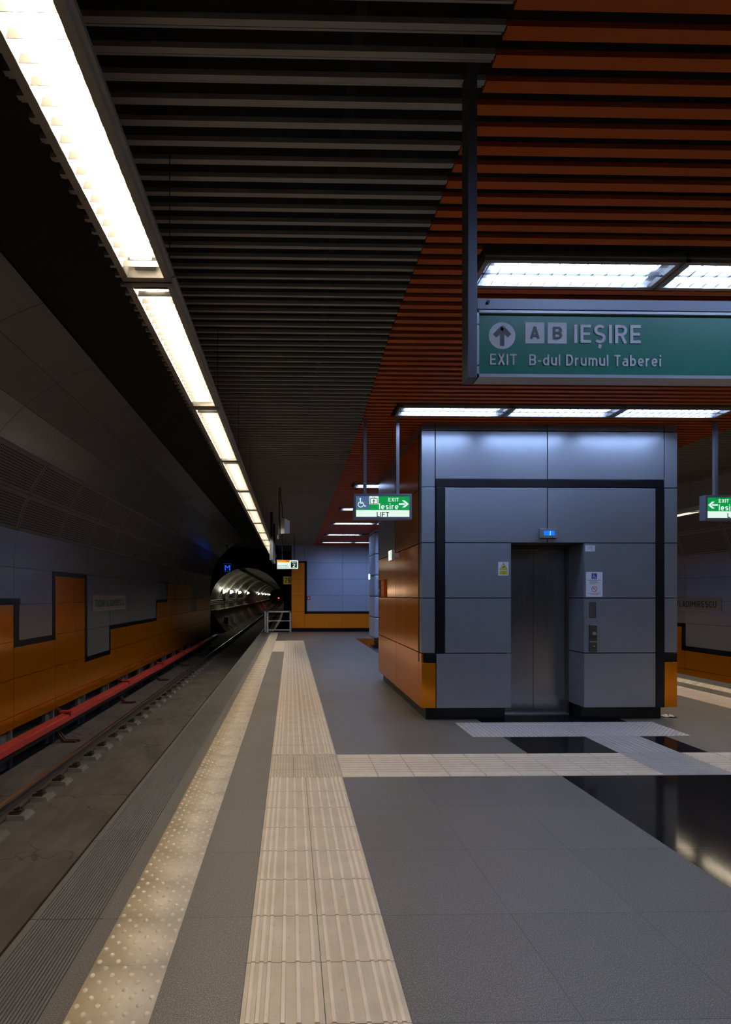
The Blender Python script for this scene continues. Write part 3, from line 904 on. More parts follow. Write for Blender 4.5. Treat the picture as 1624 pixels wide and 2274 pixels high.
# walkway ledge, its sloping concrete side and cable runs
w = MB()
def sweep(prof, y0, y1, step=6.0, m=0):
    y = y0
    while y < y1:
        ye = min(y + step, y1); n = len(prof)
        vs = [(tax(y) + px, y, pz) for px, pz in prof] + [(tax(ye) + px, ye, pz) for px, pz in prof]
        w.add(vs, [(i, (i + 1) % n, n + (i + 1) % n, n + i) for i in range(n)], m); y = ye
sweep([(-2.75, .38), (-2.2, .38), (-2.2, .28), (-2.75, .28)], TUN_Y, TUN_END)
sweep([(-2.6, .1), (-2.45, .1), (-1.55, -1.25), (-2.1, -1.25)], TUN_Y, TUN_END)
sweep([(2.2, .38), (2.75, .38), (2.75, .28), (2.2, .28)], TUN_Y, TUN_END)
w.build('walkway_ledge', 'tunnel', tunnel)
w = MB()
for (px, pz) in ((-.55, 2.66), (-.40, 2.69), (2.45, 1.1), (2.5, .95), (-2.68, 1.1), (-2.70, .95), (-2.72, .8)):
    y = TUN_Y
    while y < 150:
        w.cyl((tax(y) + px, y, TZ + pz - (0.0 if pz > 2 else .75)), (tax(y + 8) + px, y + 8, TZ + pz - (0 if pz > 2 else .75)), .03, 6); y += 8
w.build('cable_run', 'black', tunnel)
w = MB(); y = 39.0
while y < 70: w.box(tax(y) - .62, tax(y) - .30, y, y + .08, TZ + 2.6, TZ + 2.66); y += .8
w.build('cable_bracket', 'clip', tunnel)

# tunnel lamps
tl = thing('tunnel_lamp', (0, 0, 0), '', 'lamp', 'square lamps along the tunnel wall')
m_ = MB(); m_.box(-.14, .0, -.20, .20, -.18, .18); m_.build('housing', 'clip', tl)
m_ = MB(); m_.add([(0.002, -.19, -.17), (.30, -.19, -.02), (.20, -.19, .14), (.002, -.19, .17), (0.002, .19, -.17), (.30, .19, -.02), (.20, .19, .14), (.002, .19, .17)],
                  [(0, 1, 2, 3), (7, 6, 5, 4), (0, 4, 5, 1), (1, 5, 6, 2), (2, 6, 7, 3)])
m_.build('lit_cover', 'tunnel_tube', tl)
LY = [43, 48, 56, 67, 92, 108, 124, 142, 160]
LL = ['nearest glowing square lamp on the left wall inside the tunnel', 'second glowing square lamp from the tunnel mouth, overlapping the nearest', 'third glowing lamp from the tunnel mouth on the left wall',
      'fourth glowing lamp from the tunnel mouth, before the long dark gap', 'fifth tunnel lamp, first after the long dark gap', 'sixth lamp from the tunnel mouth, small and distant',
      'seventh lamp from the tunnel mouth, small and distant', 'eighth tunnel lamp, a dot near the red signal', 'ninth and farthest tunnel lamp, a dot near the red signal']
for i, y in enumerate(LY):
    o = tl if i == 0 else copy_tree(tl)
    o.location = (tax(y) - 2.38, y, 1.80 - 0.001 * (y - 40)); o['label'] = LL[i]
    if i: 
        pass
# small white marker post inside the portal
t = thing('marker_post', (-5.28, 41, .38), 'thin pale post with a round head on the tunnel walkway', 'post')
m_ = MB(); m_.cyl((-5.28, 41, .38), (-5.28, 41, 1.55), .03, 8); m_.build('post', 'white_paint', t)
m_ = MB(); m_.cyl((-5.28, 40.93, 1.15), (-5.28, 41.07, 1.15), .11, 14); m_.build('round_head', 'white_paint', t)
# equipment boxes low in the tunnel
for i, (y, lab) in enumerate(((40.6, 'dark switch box on the sloping concrete just inside the tunnel'), (44, 'small pale box low on the tunnel side behind the switch box'))):
    t = thing('equipment_box', (-5.1, y, -.75), lab, 'box')
    m_ = MB(); m_.box(-5.25, -4.95, y, y + .25, -.75, -.25); m_.build('case', 'black' if i == 0 else 'pad', t)
    m_ = MB(); m_.tube([(-5.1, y, -.7), (-4.95, y, -.9), (-4.7, y, -1.0), (-4.5, y, -1.25)], .025, 6); m_.build('cable', 'pad' if i == 0 else 'black', t)
# red signal far down the tunnel
t = thing('signal_lamp', (tax(120) + .9, 120, BED), 'red signal lamp glowing far down the tunnel', 'signal')
m_ = MB(); m_.cyl((tax(120) + .9, 120.1, BED), (tax(120) + .9, 120.1, 1.6), .06, 8); m_.build('mast', 'black', t)
m_ = MB(); m_.box(tax(120) + .68, tax(120) + 1.12, 120, 120.2, .55, 1.75); m_.build('housing', 'black', t)
m_ = MB(); m_.cyl((tax(120) + .9, 119.95, .85), (tax(120) + .9, 120, .85), .15, 16); m_.build('red_lens', 'lit_red', t)
# blue M sign
t = thing('metro_letter_sign', (-3.43, 27.9, 2.95), 'small glowing blue M sign hanging above the tunnel mouth', 'sign')
m_ = MB(); m_.box(-3.66, -3.20, 27.95, 28.05, 2.74, 3.20); m_.box(-3.45, -3.41, 27.98, 28.02, 3.2, 4.62); m_.build('case', 'black', t)
sh = Sheet((-3.43, 27.95, 2.97), (1, 0, 0), (0, 0, 1))
for a in (-.12, .12): sh.rect(a - .03, -.14, a + .03, .15, 0, .006, .005)
sh.stroke([(-.12, .13), (0, .0), (.12, .13)], .055, 0, .006)
tag(sh.build('letter', 'lit_m', t), 'blue glowing letter M')
sh = Sheet((-3.43, 27.95, 2.97), (1, 0, 0), (0, 0, 1))
for a, b0, a1, b1 in ((-.2, -.20, .2, -.193), (-.2, .213, .2, .22)): sh.rect(a, b0, a1, b1, 0, .004, .003)
sh.build('glowing_rim', 'lit_m', t)

# ---------------------------------------------------------------- luminaires
def luminaire(name, L, W, H, tube, blade_pitch, tubes, tz=.038):
    """open louvred fitting along +y, origin at the middle of its underside; faces down"""
    t = thing(name, (0, 0, 0), '', 'ceiling light')
    f = MB()
    for sx in (-1, 1):
        f.box(sx * W / 2, sx * (W / 2 - .028), -L / 2, L / 2, 0, H)
        f.box(sx * (W / 2 + .012), sx * (W / 2), -L / 2, L / 2, H * .35, H * .6)
    for sy in (-1, 1): f.box(-W / 2, W / 2, *sorted((sy * L / 2, sy * (L / 2 - .03))), 0, H)
    f.box(-W / 2, W / 2, -L / 2, L / 2, H - .004, H)
    f.build('frame', 'lamp_frame', t)
    i = W / 2 - .028
    r = MB(); r.box(-i, i, -L / 2 + .022, L / 2 - .022, H - .010, H - .005)
    for sx in (-1, 1): r.quad((sx * (i - .001), -L / 2 + .022, .002), (sx * (i - .001), L / 2 - .022, .002), (sx * (i - .012), L / 2 - .022, H - .01), (sx * (i - .012), -L / 2 + .022, H - .01))
    r.build('reflector', 'reflector', t)
    bl = MB(); y = -L / 2 + .05
    while y < L / 2 - .04:
        bl.box(-i + .002, i - .002, y, y + .0015, .004 if tz > .03 else .001, tz - .008); y += blade_pitch
    if tubes == 2: bl.box(-.0012, .0012, -L / 2 + .022, L / 2 - .022, .001, tz - .008)
    bl.build('louvre', 'louvre', t)
    for k in range(tubes):
        cx = 0 if tubes == 1 else (k - .5) * W * .44
        tb = MB(); hw = .045 if tubes == 1 else .028
        tb.quad((cx - hw, -L / 2 + .10, tz), (cx + hw, -L / 2 + .10, tz), (cx + hw, L / 2 - .10, tz), (cx - hw, L / 2 - .10, tz))
        tb.box(cx - hw, cx + hw, -L / 2 + .10, L / 2 - .10, tz + .0005, tz + .004)
        tb_ = tb.build('tube', tube, t)
        for sy in (-1, 1):
            cp = MB(); cp.box(cx - hw, cx + hw, *sorted((sy * (L / 2 - .10), sy * (L / 2 - .03))), .034, .055)
            cp.build('lamp_holder', 'alu', tb_)
    return t
ZL = 2.88
LX = -0.64
le = luminaire('strip_light', 1.53, .215, .075, 'warm_tube', .06, 1)
w_ = MB()
for dx in (-.09, .09): w_.cyl((dx, -.74, .07), (dx, -.74, HC + .02 - ZL), .0022, 4)
w_.build('suspension_wire', 'black', le)
first = True
for side, xx in (('left', LX), ('right', mir(LX))):
    for k in range(-2, 12):
        y = 1.545 + 1.54 * k
        o = le if first else copy_tree(le); first = False
        o.location = (xx, y, ZL)
        o['category'] = 'strip light'
        o['group'] = 'warm strip lights over the %s platform edge' % side
        if side == 'left':
            if k < 0: o['label'] = 'warm strip light over the left platform edge, above and behind the camera'
            elif k == 0: o['label'] = 'nearest warm strip light, overexposed, at the top left corner of the photo'
            else: o['label'] = '%s warm strip light from the camera over the left platform edge' % ORD[k]
        else: o['label'] = 'warm strip light in the row over the right platform edge, beyond the lift'
lc = luminaire('cross_light', 1.20, .28, .06, 'cool_tube', .085, 2, .020)
rows = [(0.74, 3, 'above the camera'), (3.17, 3, 'just above the big green exit sign'), (5.56, 3, 'in front of the lift top'), (9.37, 3, 'first behind the lift'), (11.9, 3, 'second behind the lift'),
        (14.3, 3, 'third behind the lift'), (16.95, 1, 'fourth behind the lift'), (19.35, 3, 'nearest the end wall')]
PL = ['left', 'middle', 'right']
first = True
for (y, n, where) in rows:
    for i in range(n):
        o = lc if first else copy_tree(lc); first = False
        o.location = (1.15 + .605 + i * 1.21, y, HC - .03)
        o.rotation_euler.z = PI / 2
        o['category'] = 'ceiling light'
        o['group'] = 'cool white lights across the orange ceiling'
        o['label'] = 'cool white ceiling light, %s fitting of the row %s' % (PL[i], where) if n > 1 else 'short single cool white ceiling light in the row %s' % where

# ---------------------------------------------------------------- the lift
LX0, LX1, LY0, LY1 = 1.54, 4.59, 6.02, 9.0
Z = [.148, .796, 1.448, 2.10, 2.753, 3.42, 3.52]
lift = thing('lift_enclosure', ((LX0 + LX1) / 2, (LY0 + LY1) / 2, 0), 'large free-standing lift block clad in blue-grey panels with orange sides', 'lift')
def part(name, mat, fn, label=None, bevel=0.0015):
    mb = MB(); fn(mb); o = mb.build(name, mat, lift, bevel=bevel)
    if label: o['label'] = label
    return o
part('core', 'dark_gap', lambda m: (m.box(LX0 + .03, 2.57, LY0 + .022, LY1 - .03, .148, HC), m.box(3.50, LX1 - .03, LY0 + .022, LY1 - .03, .148, HC),
     m.box(2.57, 3.50, LY0 + .022, LY1 - .03, 2.12, HC), m.box(2.57, 3.50, LY0 + .44, LY1 - .03, .0, 2.12)), None, 0)
PX0 = LX0 + .07; PX1 = LX1 - .14
part('plinth', 'black_trim', lambda m: m.box(PX0, 2.56, LY0 + .08, LY1 - .08, 0, .147))
part('plinth', 'black_trim', lambda m: (m.box(3.49, PX1, LY0 + .08, LY1 - .08, 0, .147)))
G = .0055
def fp(x0, x1, z0, z1, mat='lift_grey', label=None, name='cladding_panel', y=LY0):
    return part(name, mat, lambda m: m.box(x0 + G, x1 - G, y, y + .02, z0 + G, z1 - G), label)
XN0, XB0, XD0, XD1, XB1, XN1 = 1.70, 1.715, 2.605, 3.468, 4.335, 4.435
xm = 3.035
fp(LX0 - G, XN0, Z[5], Z[6]); fp(XN0, xm, Z[5], Z[6]); fp(xm, XN1, Z[5], Z[6]); fp(XN1, LX1, Z[5], Z[6])
for a, b_ in zip(Z[1:5], Z[2:6]):
    fp(LX0 - G, XN0, a, b_); fp(XN1, LX1 + G, a, b_)
fp(XN0, xm, Z[4] + .095, Z[5]); fp(xm, XN1, Z[4] + .095, Z[5])
fp(XN0, XN1, Z[4], Z[4] + .10, 'black_trim', 'black band below the top panels', 'trim_band')
fp(1.812, xm, Z[3], Z[4]); fp(xm, XB1, Z[3], Z[4])
for a, b_ in zip(Z[1:3], Z[2:4]):
    fp(1.812, XD0, a, b_)
    fp(XD1, XB1, a, b_)
fp(XN0 + .01, XD0, Z[0], Z[1]); fp(XD1, XB1, Z[0], Z[1])
part('trim_band', 'black_trim', lambda m: m.box(XN0 + .015, 1.812, LY0 + .001, LY0 + .02, .69, Z[4]), 'black vertical band left of the doors')
part('trim_band', 'black_trim', lambda m: m.box(LX0 + .02, XN0 + .02, LY0 + .001, LY0 + .02, .69, Z[1] - .003))
part('trim_band', 'black_trim', lambda m: m.box(XB1, XN1, LY0 + .001, LY0 + .02, Z[0], Z[4]), 'black vertical band right of the doors')
fp(LX0 - G, XN0 + .01, Z[0], .69, 'orange', 'orange corner panel')
fp(XN1, LX1 + G, Z[0], .69, 'orange', 'orange corner panel')
part('trim_band', 'black_trim', lambda m: m.box(XN1, LX1, LY0, LY0 + .02, .69, Z[1] - .003))
# door recess
for a, b_ in zip(Z[0:3], Z[1:4]):
    part('jamb_panel', 'lift_grey', lambda m: m.box(XD1 + .002, XD1 + .02, LY0 + .02, LY0 + .42, a + G, b_ - G))
    part('jamb_panel', 'lift_grey', lambda m: m.box(XD0 - .02, XD0 - .002, LY0 + .02, LY0 + .42, a + G, b_ - G))
part('recess_soffit', 'steel_frame', lambda m: m.box(XD0, XD1, LY0 + .02, LY0 + .42, 2.10, 2.115))
YD = LY0 + .36
part('door_frame', 'steel_frame', lambda m: (m.box(XD0 - .01, XD1 + .015, YD - .06, YD + .02, 2.075, 2.10), m.box(XD0 - .01, XD1 + .015, YD - .03, YD + .02, 2.05, 2.075),
     m.box(XD1 - .025, XD1 + .01, YD - .03, YD + .02, 0.005, 2.06), m.box(XD0 - .01, XD0 + .012, YD - .03, YD + .02, 0.005, 2.06)))
part('door_panel', 'steel_door', lambda m: m.box(XD0, 3.034, YD, YD + .03, .012, 2.05), 'left sliding door leaf')
part('door_panel', 'steel_door', lambda m: m.box(3.039, XD1, YD, YD + .03, .012, 2.05), 'right sliding door leaf')
part('door_sill', 'alu', lambda m: m.box(XD0, XD1, YD - .05, YD + .04, 0, .010))
# left flank: black line and narrow grey strip by the front corner, orange front bay, grey over orange in the back bay
def sp(y0, y1, z0, z1, mat, label=None, name='side_panel', off=0.0, x=LX0, th=.02):
    return part(name, mat, lambda m: m.box(x - off, x + th, y0 + G, y1 - G, z0 + G, z1 - G), label)
for side in (0, 1):
    x = LX0 if side == 0 else LX1 - .02
    YM = 7.50
    for i in range(5):
        a, b_ = Z[i], Z[i + 1]
        sp(LY0 + .016, 6.13, a, b_, 'lift_grey' if i else 'orange', x=x)
        sp(6.19, YM, a, b_, 'orange', 'glossy orange side panel' if side == 0 else None, x=x)
        sp(YM + (.07 if i > 2 else 0), LY1, a, b_, 'orange' if i <= 2 else 'lift_grey', x=x)
    sp(6.13, 6.19, .69, 3.42, 'black_trim', name='trim_band', x=x)
    sp(6.13, 6.19, .148, .69, 'orange', x=x)
    sp(YM, YM + .07, Z[3], 3.42, 'black_trim', name='trim_band', x=x)
    sp(LY0 + .016, LY1, Z[5], Z[6], 'lift_grey', x=x)
part('back_cladding', 'lift_grey', lambda m: m.box(LX0, LX1, LY1 - .02, LY1, .148, Z[6]))
fix = lift
# fittings on the lift front
def on_front(name, x0, x1, z0, z1, label, cat): return thing(name, ((x0 + x1) / 2, LY0, z0), label, cat)
Fx = lambda px: (px - 646) / 190.0
Fz = lambda py: CAMZ + (1322 - py) / 190.0
# floor indicator
t = on_front('floor_indicator', Fx(1203), Fx(1243), Fz(1194), Fz(1173), 'small grey floor indicator with a blue display above the lift doors', 'display')
m_ = MB(); m_.box(Fx(1202.5), Fx(1243), LY0 - .03, LY0, Fz(1194.5), Fz(1173)); m_.build('housing', 'frame_blue', t, bevel=.006)
sh = Sheet((Fx(1211.8), LY0 - .03, Fz(1188.2)), (1, 0, 0), (0, 0, 1)); W_ = 24.3 / 190; H_ = 10.3 / 190
sh.rect(0, 0, W_, H_, 0, .001); sh.build('screen', 'lit_display', t)
s2 = Sheet(sh.o, (1, 0, 0), (0, 0, 1)); s2.stroke([(W_ * .56, .003), (W_ * .60, H_ - .003)], .007, 0, .002); tag(s2.build('digit', 'lit_digit', t), 'pale digit 1')
# camera warning sticker
t = on_front('warning_sticker', Fx(1111), Fx(1134.5), Fz(1277.5), Fz(1247), 'white and yellow camera warning sticker left of the lift doors', 'sticker')
sh = Sheet((Fx(1111), LY0, Fz(1277.7)), (1, 0, 0), (0, 0, 1)); k = 1 / 190.0
sh.rrect(0, 0, 23.4 * k, 30.5 * k, .006, 0, .001); sh.build('backing', 'sticker', t)
s2 = Sheet(sh.o, (1, 0, 0), (0, 0, 1))
s2.slab([(3 * k, 12.8 * k), (21 * k, 12.8 * k), (12 * k, 29 * k)], 1, .0016, .0005)
s2.slab([(4.2 * k, 13.5 * k), (19.8 * k, 13.5 * k), (12 * k, 27.4 * k)], 0, .0021, .0005)
s2.stroke([(9.5 * k, 17 * k), (14.3 * k, 20.5 * k)], 2 * k, 1, .0027); s2.stroke([(14.3 * k, 17.5 * k), (15.4 * k, 16.2 * k), (18 * k, 16.2 * k)], .35 * k, 1, .0027)
s2.rect(2.6 * k, 2 * k, 21.4 * k, 10.6 * k, 0, .0016)
for i, (a, b_) in enumerate(((7, 17), (9, 15), (4, 20), (9, 15))): s2.rect(a * k, (8.8 - 1.9 * i) * k, b_ * k, (9.3 - 1.9 * i) * k, 1, .0022)
s2.build('print', ['yellow', 'ink'], t)
# notice sheet
t = on_front('lift_notice', Fx(1310), Fx(1347.5), Fz(1325), Fz(1270), 'white lift notice with wheelchair symbol and red prohibition ring', 'notice')
sh = Sheet((Fx(1310), LY0, Fz(1325.2)), (1, 0, 0), (0, 0, 1)); q = 55.8 / 490.0 * k     # zoomed sheet units
sh.rrect(0, 0, 37.5 * k, 55.7 * k, .008, 0, .001); sh.build('sheet', 'sticker', t)
s2 = Sheet(sh.o, (1, 0, 0), (0, 0, 1)); X = lambda v: (v - 174) * q; Yv = lambda v: (1095 - v) * q
s2.rect(X(284), Yv(745), X(393), Yv(632), 4, .0015); s2.rect(X(292), Yv(737), X(385), Yv(640), 0, .0020)
s2.wheelchair(X(335), Yv(690), 80 * q, 1, .0026)
for (a, b_, yy, hh) in ((195, 480, 766, 10), (238, 405, 793, 8), (238, 440, 817, 8), (238, 372, 841, 8), (210, 470, 1027, 7), (262, 415, 1052, 7)): s2.rect(X(a), Yv(yy + hh / 2), X(b_), Yv(yy - hh / 2), 2, .0016)
s2.arc(X(338), Yv(942), 53 * q, 0, 360, 9 * q, 3, .0018, 36); s2.stroke([(X(303), Yv(905)), (X(373), Yv(980))], 9 * q, 3, .0022)
s2.stroke([(X(310), Yv(940)), (X(330), Yv(925)), (X(345), Yv(945)), (X(368), Yv(938))], 8 * q, 2, .0016); s2.disc(X(350), Yv(918), 8 * q, 2, .0016, 12)
s2.build('print', ['blue_print', 'white_paint', 'ink_grey', 'red_print', 'ink_grey'], t)
# small label
t = on_front('lift_label', Fx(1308), Fx(1330.5), Fz(1223), Fz(1209.6), 'tiny white label high beside the upper right door corner', 'sticker')
sh = Sheet((Fx(1308.2), LY0, Fz(1223.2)), (1, 0, 0), (0, 0, 1)); sh.rect(0, 0, 22.2 * k, 13.4 * k); sh.build('backing', 'sticker', t)
s2 = Sheet(sh.o, (1, 0, 0), (0, 0, 1))
for (a, b_, yy) in ((3, 19, 10.8), (6.5, 15.5, 8.9), (4, 18, 6.7), (5, 17, 4.8), (12, 19, 1.8)): s2.rect(a * k, yy * k, b_ * k, (yy + (.9 if yy in (8.9, 1.8) else .45)) * k, 0, .0016)
s2.build('print', 'ink_grey', t)
# engraved plate
t = on_front('instruction_plate', Fx(1317), Fx(1333), Fz(1373), Fz(1337), 'narrow dark metal instruction plate above the call panel', 'plate')
m_ = MB(); m_.box(Fx(1317), Fx(1333), LY0 - .002, LY0, Fz(1373), Fz(1337.3)); m_.build('plate', 'steel_frame', t)
sh = Sheet((Fx(1317), LY0 - .002, Fz(1373)), (1, 0, 0), (0, 0, 1))
for i in range(13): sh.rect(1.2 * k, (2.2 + 2.4 * i) * k, (11 + (i * 7) % 4) * k, (2.7 + 2.4 * i) * k, 0, .0006, .0004)
sh.build('engraving', 'ink_grey', t)
# call panel
t = on_front('call_panel', Fx(1317), Fx(1333), Fz(1449), Fz(1388), 'steel lift call panel with two buttons right of the doors', 'call panel')
m_ = MB(); m_.box(Fx(1317), Fx(1333), LY0 - .022, LY0, Fz(1425.3), Fz(1389)); up_ = m_.build('upper_plate', 'steel_frame', t, bevel=.004)
m_ = MB(); m_.box(Fx(1317), Fx(1333), LY0 - .022, LY0, Fz(1449), Fz(1426.8)); lo_ = m_.build('lower_plate', 'steel_frame', t, bevel=.004)
m_ = MB(); m_.box(Fx(1317.5), Fx(1332.5), LY0 - .026, LY0, Fz(1389.5), Fz(1387.4)); m_.box(Fx(1317.5), Fx(1332.5), LY0 - .026, LY0, Fz(1427), Fz(1425)); m_.build('chrome_edge', 'alu', t)
m_ = MB(); m_.cyl((Fx(1326.5), LY0 - .022, Fz(1408)), (Fx(1326.5), LY0 - .03, Fz(1408)), .021, 20); m_.cyl((Fx(1326.5), LY0 - .03, Fz(1408)), (Fx(1326.5), LY0 - .034, Fz(1408)), .014, 20); m_.build('call_button', 'alu', up_)
m_ = MB(); m_.cyl((Fx(1325.8), LY0 - .022, Fz(1436)), (Fx(1325.8), LY0 - .030, Fz(1436)), .010, 16); m_.build('key_switch', 'alu', lo_)

# emergency exit sign and SOS point on the left flank
t = thing('exit_sign', (LX0, 7.30, 1.98), 'small lit running-man exit sign projecting from the side of the lift', 'exit sign')
m_ = MB(); m_.box(1.415, 1.455, 7.18, 7.42, 1.975, 2.12); m_.build('case', 'white_paint', t)
m_ = MB(); m_.box(1.455, LX0, 7.28, 7.32, 2.02, 2.08); m_.build('bracket', 'white_paint', t)
sh = Sheet((1.415, 7.41, 1.98), (0, -1, 0), (0, 0, 1)); sh.rect(0, 0, .22, .135, 0, .001); sh.build('lit_face', 'exit_tube', t)
s2 = Sheet(sh.o, (0, -1, 0), (0, 0, 1)); s2.disc(.10, .11, .012, 0, .002, 12)
s2.stroke([(.10, .095), (.09, .06), (.12, .045), (.12, .02)], .016, 0, .002); s2.stroke([(.09, .06), (.07, .035), (.045, .035)], .014, 0, .002); s2.stroke([(.065, .075), (.10, .088), (.13, .07)], .010, 0, .002)
s2.rect(.165, .015, .205, .12, 0, .002); s2.build('running_man', 'lit_green', t)
t = thing('sos_point', (LX0, 8.6, 1.45), 'orange SOS emergency call point on the lift side', 'call point')
m_ = MB(); m_.box(LX0 - .025, LX0, 8.30, 8.62, 1.455, 1.74); m_.build('orange_plate', 'slat_orange', t, bevel=.003)
m_ = MB(); m_.box(LX0 - .03, LX0, 8.62, 8.82, 1.455, 1.74); m_.build('speaker_unit', 'black', t, bevel=.003)
sh = Sheet((LX0 - .025, 8.62, 1.455), (0, -1, 0), (0, 0, 1))
for i, ch in enumerate('SOS'): lettering('lettering', ch, 'sign_white', t, sh, .09, .20 - .075 * i, .15, .25 - .075 * i, .001, .01)
m_ = MB(); m_.cyl((LX0 - .03, 8.72, 1.56), (LX0 - .045, 8.72, 1.56), .02, 12); m_.build('call_button', 'alu', t)

# white scrap on the floor right of the lift
t = thing('paper_scrap', (4.60, 6.16, 0), 'small crumpled white paper scrap on the floor right of the lift', 'litter')
m_ = MB(); rng = random.Random(3)
gx = [[(4.53 + i * .03, 6.12 + j * .03, .002 + (.028 * rng.random() if 0 < i < 5 else .004)) for j in range(4)] for i in range(6)]
vs = [p for r in gx for p in r]; m_.add(vs, [(i * 4 + j, i * 4 + j + 1, (i + 1) * 4 + j + 1, (i + 1) * 4 + j) for i in range(5) for j in range(3)])
o = m_.build('crumpled_sheet', 'white_paint', t); s = o.modifiers.new('thick', 'SOLIDIFY'); s.thickness = .002

# ---------------------------------------------------------------- big green exit sign
SY = 1.97; K = 580.0
Gx = lambda px: (px - 646) / K
Gz = lambda py: CAMZ + (1322 - py) / K
SX1 = 2.55
t = thing('exit_sign_board', (1.6, SY + .04, HC), 'big green hanging sign with IEȘIRE, A, B and EXIT lettering', 'sign')
for xa in (Gx(1039.5), SX1):
    m_ = MB(); m_.box(xa, xa + .037, SY - .012, SY + .055, Gz(838), HC + .3)
    m_.build('hanger_post', 'post', t, bevel=.002)
m_ = MB(); m_.box(Gx(1065), SX1, SY + .005, SY + .06, Gz(679), Gz(656)); m_.build('top_beam', 'frame_blue', t)
m_ = MB(); m_.box(Gx(1063), SX1, SY, SY + .07, Gz(689), Gz(683.5)); m_.box(Gx(1063), SX1, SY, SY + .07, Gz(833), Gz(826))
m_.box(Gx(1063), Gx(1067.5), SY, SY + .07, Gz(833), Gz(683)); m_.build('frame', 'frame_light', t)
m_ = MB(); m_.box(Gx(1067), SX1, SY + .010, SY + .05, Gz(827), Gz(686)); green_ = m_.build('green_panel', 'sign_green', t)
m_ = MB()
for py in (716, 808): m_.cyl((Gx(1065.3), SY, Gz(py)), (Gx(1065.3), SY - .002, Gz(py)), .003, 8)
m_.cyl((Gx(1088), SY + .005, Gz(665)), (Gx(1088), SY - .001, Gz(665)), .006, 10); m_.build('screw', 'black', t)
sh = Sheet((0, SY + .010, 0), (1, 0, 0), (0, 0, 1))
sh.disc(Gx(1121.5), Gz(738), 30.2 / K, 0, .001, 48)
for a, b_ in ((1174, 1217.5), (1225, 1268.5)): sh.rect(Gx(a), Gz(754.5), Gx(b_), Gz(707), 0, .001)
tag(sh.build('symbol_ground', 'sign_white', green_), 'pale disc and two pale squares')
s2 = Sheet((0, SY + .010, 0), (1, 0, 0), (0, 0, 1))
s2.rect(Gx(1117), Gz(761), Gx(1126), Gz(722), 0, .002)
s2.stroke([(Gx(1106), Gz(737)), (Gx(1121.5), Gz(721)), (Gx(1137), Gz(737))], 10.5 / K, 0, .0024); s2.slab([(Gx(1121.5), Gz(715.5)), (Gx(1114), Gz(722.5)), (Gx(1129), Gz(722.5))], 0, .0023, .0005)
tag(s2.build('arrow', 'sign_dark', green_), 'dark upward arrow')
def gl(txt, x0, x1, y0, y1, mat='sign_white', bold=.045, off=.002): lettering('lettering', txt, mat, green_, sh, Gx(x0), Gz(y1), Gx(x1), Gz(y0), off, bold)
gl('EXIT', 1093.5, 1154.5, 779, 804); gl('B-dul Drumul Taberei', 1182.5, 1483.5, 779, 804.5); gl('A', 1184, 1207, 717, 744.5, 'sign_dark', .03, .0025); gl('B', 1237, 1257.5, 717, 744.5, 'sign_dark', .03, .0025)
gl('IE\u0218IRE', 1285, 1437, 711.5, 753)

